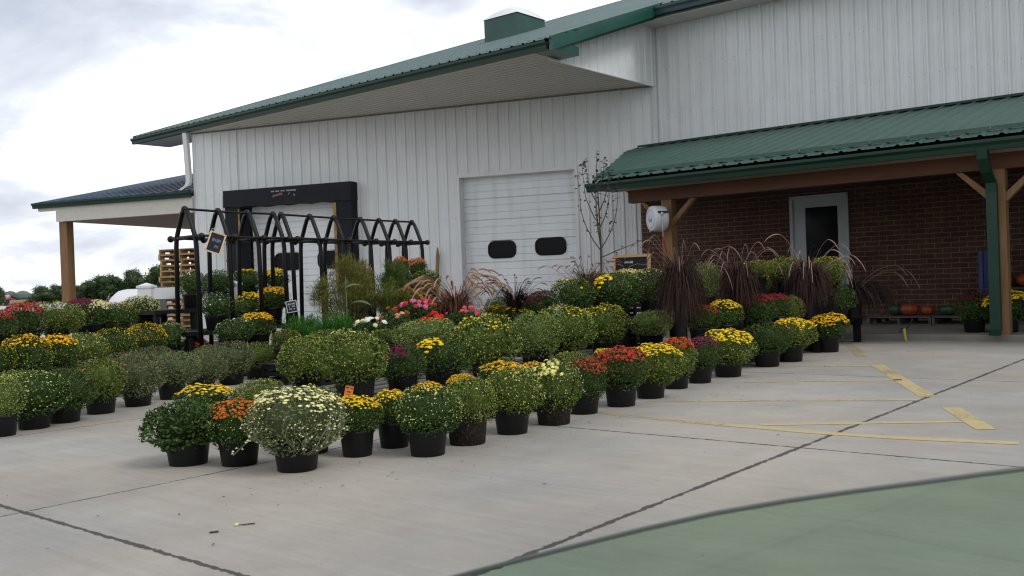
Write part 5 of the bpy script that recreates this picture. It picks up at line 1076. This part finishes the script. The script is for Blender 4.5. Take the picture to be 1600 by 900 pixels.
# ------------------------------------------------------------------ porch goods: pallets, pumpkins, blue shelf, nozzle
for a_, lab in ((-4.80, 'grey pallet on the porch floor, the one nearer the door'), (-3.82, 'grey pallet on the porch floor behind the wine red mum')):
    o = link('wood_pallet', PMG, None, ab(a_, 15.72, .087), (0, 0, ROTA)); o.scale = (.83, .95, 1.0); tag(o, lab, 'pallet', 'grey pallets on the porch')
ORG = mat('pumpkin_skin', (.26, .045, .010), .5, noise=.15, nscale=6); GRP = mat('green_gourd_skin', (.02, .05, .02), .5, noise=.3, nscale=9); WHP = mat('white_gourd_skin', (.55, .50, .35), .55, noise=.1)
def pumpkin_mesh(name, M, ribs=9):
    mb = MB(); nu, nv = 36, 12
    for i in range(nv + 1):
        th = pi * i / nv
        for j in range(nu):
            ph = 2 * pi * j / nu; r_ = sin(th) ** .8 * (1 - .10 * abs(cos(ribs * ph / 2)) ** 6 * sin(th)) + .0001; z_ = -cos(th) * .74 + (-.16 if i > nv - 2 else 0) * (1 if i == nv else .4); mb.v.append((r_ * cos(ph), r_ * sin(ph), z_ + .74))
    for i in range(nv):
        for j in range(nu): a = i * nu + j; b2 = i * nu + (j + 1) % nu; mb.f.append((a, b2, b2 + nu, a + nu)); mb.m.append(0)
    return mb.mesh(name, M, smooth=True)
PK = {'o': pumpkin_mesh('pumpkin_orange', ORG), 'g': pumpkin_mesh('pumpkin_green', GRP), 'w': pumpkin_mesh('gourd_white', WHP, 7)}
STM = MB().tube([(0, 0, 1.25), (.02, .01, 1.5), (.10, .02, 1.72)], [.12, .08, .07], 6).mesh('pumpkin_stem', mat('dry_stem', (.12, .10, .04), .9))
def pumpkin(k, a_, b_, z_, r_, lab, grp):
    t_ = thing('pumpkin', lab, 'pumpkin', ab(a_, b_, z_), 0, grp); link('fruit', PK[k], t_, (0, 0, 0), (0, 0, rng.random() * 6), (r_, r_, r_)); link('stem', STM, t_, (0, 0, 0), (0, 0, rng.random() * 6), (r_, r_, r_))
gp = 'pumpkins on the porch pallets'
for k, a_, b_, r_, lab in (('g', -4.94, 15.62, .13, 'dark green squash, leftmost fruit on the porch pallets'), ('o', -4.72, 15.56, .14, 'dull orange pumpkin right of the leftmost dark green squash'), ('o', -4.47, 15.62, .11, 'small orange pumpkin in the middle gap of the pallets'),
                            ('g', -4.15, 15.56, .12, 'dark green squash between two orange pumpkins'), ('o', -3.90, 15.60, .135, 'orange pumpkin close left of the wine red mum'), ('o', -3.66, 15.8, .13, 'orange pumpkin mostly behind the wine red mum')):
    pumpkin(k, a_, b_, .222, r_, lab, gp)
pumpkin('o', -3.66, 16.2, .222, .2, 'largest pumpkin, standing behind the others near the wine red mum', gp)
sh = thing('display_shelf', 'blue painted two tier shelf with pumpkins and gourds behind the green downpipe', 'shelf', ab(-3.05, 16.45, .087), ROTA)
BLU = mat('blue_paint', (.015, .03, .17), .5, noise=.1)
for x in (-.78, .0, .78):
    for y in (-.17, .17): MB().box(x - .03, x + .03, y - .03, y + .03, 0, 1.12 if x < 0 else 1.25).build('post', BLU, sh)
MB().box(-.78, .78, -.25, .25, .50, .53).build('shelf_board', mat('shelf_board_dark', (.05, .04, .03), .8), sh)
MB().box(-.75, .75, -.20, .20, .12, .15).build('shelf_board', MAT['shelf_board_dark'], sh)
MB().box(-.03, .78, -.255, -.235, 1.08, 1.15).box(-.03, .78, .235, .255, 1.08, 1.15).build('top_rail', BLU, sh)
gs = 'pumpkins and gourds on the blue shelf'
for k, dx_, dy_, dz_, r_, lab in (('w', -.60, -.1, .452, .07, 'cream gourd at the left end of the blue shelf'), ('w', -.44, -.12, .452, .065, 'second cream gourd from the left on the blue shelf'), ('o', -.52, .08, .47, .15, 'red orange pumpkin on the blue shelf left of the downpipe'),
                                  ('o', -.18, .05, .47, .15, 'orange pumpkin on the blue shelf hidden by the downpipe'), ('w', .12, -.12, .452, .07, 'cream gourd on the blue shelf right of the porch post'), ('o', .2, .08, .47, .15, 'red orange pumpkin on the blue shelf right of the porch post'),
                                  ('w', .34, -.12, .452, .06, 'small striped gourd by the middle blue post'), ('o', .60, .06, .47, .15, 'orange pumpkin at the picture edge on the blue shelf')):
    pumpkin(k, -3.05 + dx_, 16.45 + dy_, .087 + .532, r_, lab, gs)
nz = thing('spray_wand', 'yellow spray wand with a black cord leaning on the porch kerb', 'spray wand', ab(-4.06, 13.14, 0), ROTA)
MB().tube([(.03, -.06, .02), (-.01, .02, .16)], [.016, .02], 8).tube([(.05, -.09, 0.012), (.03, -.06, .02)], [.014, .016], 8).build('wand', mat('yellow_plastic', (.42, .38, .04), .5), nz)
MB().tube([(-.01, .02, .16), (-.05, .07, .17), (-.11, .13, .11), (-.04, .16, .12), (.0, .2, .2), (.02, .3, .30)], .007, 6).build('cord', mat('cord_black', (.01, .01, .01), .6), nz)

# ------------------------------------------------------------------ white fence, tank, box, pallet stack behind
VIN = mat('white_vinyl', (.68, .70, .73), .4, noise=.03)
def fence_post(parent, p, h, w=.09):
    mb = MB().box(p[0] - w, p[0] + w, p[1] - w, p[1] + w, 0, h - .06).box(p[0] - w - .012, p[0] + w + .012, p[1] - w - .012, p[1] + w + .012, h - .06, h - .03)
    mb.add([(p[0] - w, p[1] - w, h - .03), (p[0] + w, p[1] - w, h - .03), (p[0] + w, p[1] + w, h - .03), (p[0] - w, p[1] + w, h - .03), (p[0], p[1], h + .01)], [(0, 1, 4), (1, 2, 4), (2, 3, 4), (3, 0, 4)]); return mb.build('fence_post', VIN, parent)
ft = thing('vinyl_fence', 'white vinyl board fence running behind the left mum block', 'fence', (0, 0, 0))
P0 = Vector((-4.95, 12.85, 0)); 
fence_post(ft, P0, 1.14); 
def board(parent, p, q, z0, z1, th=.025):
    p, q = Vector(p), Vector(q); d = (q - p); n_ = Vector((-d.y, d.x, 0)).normalized() * th
    mb = MB(); mb.poly8([(p + n_)[:2] + (z0,), (q + n_)[:2] + (z0,), (q - n_)[:2] + (z0,), (p - n_)[:2] + (z0,)], [(p + n_)[:2] + (z1,), (q + n_)[:2] + (z1,), (q - n_)[:2] + (z1,), (p - n_)[:2] + (z1,)]); return mb.build('fence_board', VIN, parent)
E1 = P0 + Vector((1.0, .6, 0)); board(ft, P0, E1, .92, 1.075); board(ft, P0, E1, .12, .30); fence_post(ft, E1, 1.14)
E0 = Vector((-7.9, 12.2, 0)); board(ft, E0, P0, .83, .905); board(ft, E0, P0, .35, .50); fence_post(ft, E0 + Vector((.75, .14, 0)), 1.0, .07); fence_post(ft, E0 + Vector((-.6, -.1, 0)), 1.0, .07)
tk = thing('storage_tank', 'white rounded storage tank lying behind the fence', 'tank', (-7.38, 18.5, 0), radians(-8))
mb = MB(); mb.lathe([(.001, -.75), (.18, -.72), (.34, -.60), (.42, -.42), (.44, -.2), (.44, .55), (.42, .70), (.001, .72)], 28, close=False); mb.v = [(z * .62, y, x * 1.05 + .64) for x, y, z in mb.v]; mb.build('tank_body', mat('tank_white', (.70, .72, .76), .4), tk, smooth=True)
MB().box(-.42, -.32, -.3, .3, 0, .3).box(.32, .42, -.3, .3, 0, .3).build('tank_leg', mat('tank_leg_grey', (.3, .3, .3), .6), tk)
bx = MB().box(-.14, .14, -.2, .2, 0, 1.1).box(-.17, .17, -.23, .23, 1.1, 1.13).build('utility_box', mat('box_grey', (.10, .11, .12), .6)); bx.location = (-7.0, 18.6, 0); tag(bx, 'dark grey upright box between the white tank and the fence post', 'utility box'); bevel(bx)
PSB = wp(-12.45, 1.1); 
for k in range(15):
    o = link('wood_pallet', PMN, None, (PSB.x + rng.uniform(-.03, .03), PSB.y + rng.uniform(-.03, .03), .001 + k * .1415), (0, 0, ROTB + rng.uniform(-.03, .03))); o.scale = (1.12, 1.1, 1.04)
    nm = ['bottom', 'second', 'third', 'fourth', 'fifth', 'sixth', 'seventh', 'eighth', 'ninth', 'tenth', 'eleventh', 'twelfth', 'thirteenth', 'fourteenth', 'topmost'][k]
    tag(o, ('%s pallet of the tall new wood stack under the canopy' % nm) if k in (0, 14) else ('new wood pallet, %s from the bottom of the stack under the canopy' % nm), 'pallet', 'stacked new wood pallets')
cbn_ = MB().box(-.5, .5, -.35, .35, 0, .8).box(-.52, .52, -.37, .37, .8, .84).box(-.46, -.02, -.365, -.351, .06, .76).box(.02, .46, -.365, -.351, .06, .76).build('utility_cabinet', mat('cabinet_dark', (.045, .05, .055), .5)); cbn_.location = wp(-13.1, -.6); cbn_.rotation_euler.z = ROTB; tag(cbn_, 'dark grey two door cabinet in front of the pallet stack', 'cabinet')

# ------------------------------------------------------------------ far side: trees, person, cone
def tree_meshes(seed, n=1700, conic=0.0):
    R = random.Random(seed); mb = MB(); cl = [(np.array([R.gauss(0, .36), R.gauss(0, .36), R.uniform(-.78, .62)]), R.uniform(.26, .46)) for _ in range(26)]
    for c_, r_ in cl: c_[:2] *= (1 - conic * (c_[2] + .5) / 1.5)
    for i in range(n):
        c_, r_ = cl[R.randrange(len(cl))]; d = npv(np.array([R.gauss(0, 1) for _ in range(3)])); p = c_ + d * r_ * R.uniform(.6, 1.12); u = npv(np.array([R.gauss(0, 1) for _ in range(3)])); v = npv(np.cross(u, d)); s_ = R.uniform(.035, .075); k = len(mb.v)
        mb.v += [tuple(p - u * s_), tuple(p + v * s_ * .6), tuple(p + u * s_), tuple(p - v * s_ * .6)]; mb.f.append((k, k + 1, k + 2, k + 3)); mb.m.append(0)
    for c_, r_ in cl: mb.ball(tuple(c_), r_ * .58, 8, 5)
    return mb.mesh('tree_crown', mat('tree_leaf', (.070, .105, .048), .8, island=.6, trans=.15, spec=.1))
TM = [tree_meshes(s, 4600, c) for s, c in ((1, .1), (2, .5), (3, 0), (4, .3))]
TR = MB().tube([(0, 0, 0), (.03, 0, .35), (0, 0, .8)], [.07, .05, .02], 7).tube([(.02, 0, .4), (.25, .1, .75)], [.035, .012], 5).tube([(.02, 0, .45), (-.2, -.1, .8)], [.03, .012], 5).mesh('tree_trunk', mat('bark', (.07, .055, .04), .9))
gt = 'trees beyond the car park'
def horizon_pt(xpx, D):      # azimuth of a direction seen in the photograph, as plain ground coordinates
    return Vector(((xpx - 800) / 1481.1 * D * 1.0, D, 0))
for i, (x_, D, H_, w_, mi_, lab) in enumerate([(-3, 118, 2.9, 1.6, 1, 'dark conical bush cut by the left picture edge'), (66, 150, 3.2, 3.6, 1, 'dense bushy tree left of the wooden canopy post'), (95, 158, 3.5, 3.2, 0, 'tree just left of the canopy post'),
        (124, 160, 3.0, 2.6, 2, 'lower tree just right of the canopy post'), (139, 152, 3.9, 3.4, 1, 'tree with forked top between canopy post and the largest tree'), (158, 150, 4.6, 4.4, 0, 'widest dark tree in the middle of the tree line'),
        (182, 152, 4.3, 3.6, 2, 'rounded tree above the white tank'), (206, 150, 5.2, 3.8, 3, 'tall tree left of the white fence post'), (246, 150, 6.0, 4.4, 0, 'tallest and brightest green tree next to the pallet stack'), (270, 156, 5.2, 4, 2, 'tree mostly hidden behind the pallet stack'),
        (112, 165, 2.4, 3, 3, 'small tree hidden mostly by the canopy post'), (80, 163, 2.3, 3, 2, 'low shrub between the two leftmost bushy trees')]):
    q = horizon_pt(x_, D); t_ = thing('broadleaf_tree', lab, 'tree', (q.x, q.y, -.08), rng.random() * 6, gt)
    o = link('crown', TM[mi_], t_, (0, 0, H_ * .50), (0, 0, rng.random()), (w_ / 2 * 1.3, w_ / 2 * 1.3, H_ * .50)); link('trunk', TR, t_, (0, 0, 0), None, (H_ * .6, H_ * .6, H_ * .8))
mb = MB(); R = random.Random(5)
for i in range(60): mb.ball((R.uniform(-45, 18), R.uniform(-8, 8), R.uniform(1, 3.2)), R.uniform(2, 3.6), 7, 5, sq=(1.4, 1, 1))
o = mb.build('distant_woods', mat('far_woods', (.10, .14, .13), .9, island=.2)); o.location = (-335, 640, 0); tag(o, kind='stuff'); o['label'] = 'hazy far woods on the horizon at the left'
gs_ = MB().add([(-110, 136, .0), (-30, 136, .0), (-30, 150, .02), (-110, 150, .02)], [(0, 1, 2, 3)]).build('grass_verge', mat('green_verge', (.07, .14, .03), .95, noise=.2, nscale=.3), kind='structure')
# walking person with a red blower
pp = horizon_pt(12, 108)
per = thing('person', 'man in a cap, pale shirt and dark trousers walking on the far car park', 'person', (pp.x, pp.y, -.03), radians(200))
def skin(name, verts, edges, rad, M, parent, lvl=2):
    me = bpy.data.meshes.new(name); me.from_pydata(verts, edges, []); o = bpy.data.objects.new(name, me); COL.objects.link(o); o.parent = parent; me.materials.append(M)
    s_ = o.modifiers.new('skin', 'SKIN'); s_.use_smooth_shade = True
    for i, r_ in enumerate(rad): me.skin_vertices[0].data[i].radius = (r_, r_); me.skin_vertices[0].data[i].use_root = (i == 0)
    su = o.modifiers.new('sub', 'SUBSURF'); su.levels = lvl; su.render_levels = lvl; return o
bv = [(0, 0, .95), (0, 0, 1.15), (0, .0, 1.38), (0, 0, 1.48), (0, -.01, 1.60), (0, -.01, 1.68), (.10, 0, .9), (.11, -.10, .50), (.11, .02, .08), (.11, -.12, .03), (-.10, 0, .9), (-.11, .10, .50), (-.11, .26, .10), (-.11, .16, .03),
      (.18, 0, 1.40), (.24, -.02, 1.14), (.20, -.22, 1.02), (.19, -.30, 1.0), (-.18, 0, 1.40), (-.25, .0, 1.14), (-.20, -.20, 1.0), (-.18, -.28, .98)]
be = [(0, 1), (1, 2), (2, 3), (3, 4), (4, 5), (0, 6), (6, 7), (7, 8), (8, 9), (0, 10), (10, 11), (11, 12), (12, 13), (2, 14), (14, 15), (15, 16), (16, 17), (2, 18), (18, 19), (19, 20), (20, 21)]
brd = [.13, .13, .13, .055, .095, .07, .095, .065, .045, .04, .095, .065, .045, .04, .065, .048, .035, .035, .065, .048, .035, .035]
if not hasattr(bpy.types.Mesh, 'skin_vertices'): pass
def skin_obj(name, verts, edges, rad, M, parent):
    o = None
    me = bpy.data.meshes.new(name); me.from_pydata(verts, edges, []); me.materials.append(M)
    o = bpy.data.objects.new(name, me); COL.objects.link(o); o.parent = parent
    o.modifiers.new('skin', 'SKIN')
    if not me.skin_vertices:
        bm_ = bmesh.new(); bm_.from_mesh(me); bm_.verts.layers.skin.verify(); bm_.to_mesh(me); bm_.free()
    for i, r_ in enumerate(rad): me.skin_vertices[0].data[i].radius = (r_, r_); me.skin_vertices[0].data[i].use_root = (i == 0)
    su = o.modifiers.new('sub', 'SUBSURF'); su.levels = 2; su.render_levels = 2; return o
skin_obj('body', bv, be, brd, mat('skin_tone', (.42, .25, .18), .6), per)
skin_obj('shirt', [bv[i] for i in (0, 1, 2, 14, 15, 18, 19)], [(0, 1), (1, 2), (2, 3), (3, 4), (2, 5), (5, 6)], [.15, .155, .155, .08, .062, .08, .062], mat('pale_shirt', (.45, .38, .42), .8), per)
skin_obj('trousers', [(0, 0, 1.0)] + [bv[i] for i in (6, 7, 8, 10, 11, 12)], [(0, 1), (1, 2), (2, 3), (0, 4), (4, 5), (5, 6)], [.145, .11, .08, .062, .11, .08, .062], mat('dark_trousers', (.03, .03, .035), .8), per)
mb = MB(); mb.lathe([(.0001, .12), (.07, .11), (.105, .05), (.11, 0)], 16, close=False); mb.box(-.07, .07, -.20, -.06, -.005, .01); mb.v = [(x, y - .01, z + 1.66) for x, y, z in mb.v]; mb.build('cap', mat('grey_cap', (.12, .12, .13), .8), per, smooth=True)
bl = MB(); bl.ball((0, 0, 0), .16, 12, 8, sq=(1, 1.2, .9)); bl.tube([(0, -.1, 0), (.05, -.4, -.02), (.1, -.8, -.12)], [.06, .05, .07], 10); bl.tube([(0, .05, .14), (0, -.05, .20), (0, -.15, .13)], .02, 6)
o = bl.build('leaf_blower', mat('red_plastic', (.45, .03, .05), .4), smooth=True); o.location = pp + Vector((.22, -.25, 1.0 - .03)); o.rotation_euler.z = radians(75); tag(o, 'red leaf blower held by the walking man', 'leaf blower')
cp = horizon_pt(27, 104); cn = thing('traffic_cone', 'small orange traffic cone on the far car park beside the walking man', 'traffic cone', (cp.x, cp.y, -.03))
MB().lathe([(.15, .03), (.03, .70), (.0001, .72)], 16, close=False).build('cone', mat('cone_orange', (.75, .13, .03), .6), cn, smooth=True); MB().box(-.19, .19, -.19, .19, 0, .03).build('base', MAT['cone_orange'], cn)

# ------------------------------------------------------------------ fallen leaves and crumbs on the concrete
R = random.Random(9)
mb = MB()
for i in range(260):
    a_, b_ = R.uniform(-9.5, -1.5), R.uniform(1.5, 11.5); near = R.random()
    if near < .6: a_, b_ = R.gauss(-3.75, .25), R.uniform(2.5, 11.5)
    s_ = R.uniform(.004, .013); an = R.random() * 6; k = len(mb.v)
    for j in range(4): t2 = an + j * pi / 2; rr = s_ * (1 if j % 2 else .45); mb.v.append((a_ + cos(t2) * rr, b_ + sin(t2) * rr, .005 + R.random() * .004))
    mb.f.append((k, k + 1, k + 2, k + 3)); mb.m.append(0)
o = mb.build('plant_litter', mat('litter_brown', (.06, .05, .03), .9)); o.rotation_euler.z = ROTA; tag(o, kind='stuff'); o['label'] = 'tiny scattered crumbs of leaf and soil on the concrete'
fl = thing('fallen_flower', 'broken off pale yellow flower with a dark leafy twig on the bare concrete', 'flower', (-1.19, 4.02, .0), .3)
mb = MB(); bloom(mb, np.array([-.02, 0, .012]), np.array([0, -.3, 1.]), .014, R); mb.build('petals', [PM['paleyel'], PM['paleyel']], fl)
mb = MB(); mb.tube([(-.01, 0, .006), (.04, .005, .006), (.08, .012, .005)], .0025, 5)
for q in range(5): mb.box(.015 + q * .014, .024 + q * .014, -.006, .008, .004, .007)
mb.build('twig', mat('twig_dark', (.03, .035, .015), .8), fl); fl.scale = (.75, .75, .75)
lf2 = MB().box(-.018, .018, -.006, .006, .002, .006).build('fallen_leaf', MAT['twig_dark']); lf2.location = (-1.27, 3.92, 0); lf2.rotation_euler.z = .4; tag(lf2, 'single dark fallen leaf left of the broken off flower', 'leaf')

# ------------------------------------------------------------------ the car we look out of: door with its half lowered glass
GT = bpy.data.materials.new('green_tinted_glass'); GT.use_nodes = True; t = GT.node_tree; t.nodes.clear()
tb = N(t, 'ShaderNodeBsdfTransparent'); tb.inputs[0].default_value = (.725, .825, .745, 1); gb = N(t, 'ShaderNodeBsdfGlossy'); gb.inputs['Roughness'].default_value = .02; gb.inputs[0].default_value = (.9, 1, .95, 1)
ms = N(t, 'ShaderNodeMixShader'); ms.inputs[0].default_value = .035; out = N(t, 'ShaderNodeOutputMaterial')
t.links.new(tb.outputs[0], ms.inputs[1]); t.links.new(gb.outputs[0], ms.inputs[2]); t.links.new(ms.outputs[0], out.inputs[0])
car = thing('car_door', 'car door in the near foreground, its green tinted window wound half down', 'car door', (0, .5, 0))
top = [(-.20, .795), (-.12, .820), (-.06, .8375), (-.023, .8465), (.029, .8578), (.066, .8655), (.104, .8725), (.141, .8775), (.178, .8815), (.21, .8845), (.24, .8875), (.267, .890), (.31, .8935), (.36, .896), (.43, .899), (.50, .900), (.62, .89)]
mb = MB(); n_ = len(top); vs = [(x, 0, z) for x, z in top] + [(x, .004, z) for x, z in top] + [(x, 0, .74) for x, z in top] + [(x, .004, .74) for x, z in top]
mb.add(vs, [(2 * n_ + i, 2 * n_ + i + 1, i + 1, i) for i in range(n_ - 1)] + [(n_ + i, n_ + i + 1, 3 * n_ + i + 1, 3 * n_ + i) for i in range(n_ - 1)]); wg = mb.build('window_glass', GT, car)
mb = MB(); mb.tube([(x, .002, z + .0004) for x, z in top], .0013, 6); mb.build('glass_edge', mat('ground_glass_edge', (.06, .075, .07), .5), wg)
mb = MB(); mb.poly8([(-.45, -.07, .35), (.75, -.07, .35), (.75, .09, .35), (-.45, .09, .35)], [(-.45, -.03, .765), (.75, -.03, .765), (.75, .05, .765), (-.45, .05, .765)]); dp = mb.build('door_panel', mat('car_paint_dark', (.02, .022, .025), .25, coat=1), car); bevel(dp, .02, 3)
MB().box(-.44, .74, -.012, -.002, .765, .778).box(-.44, .74, .006, .02, .765, .778).build('belt_seal', MAT['black_rubber'], car)
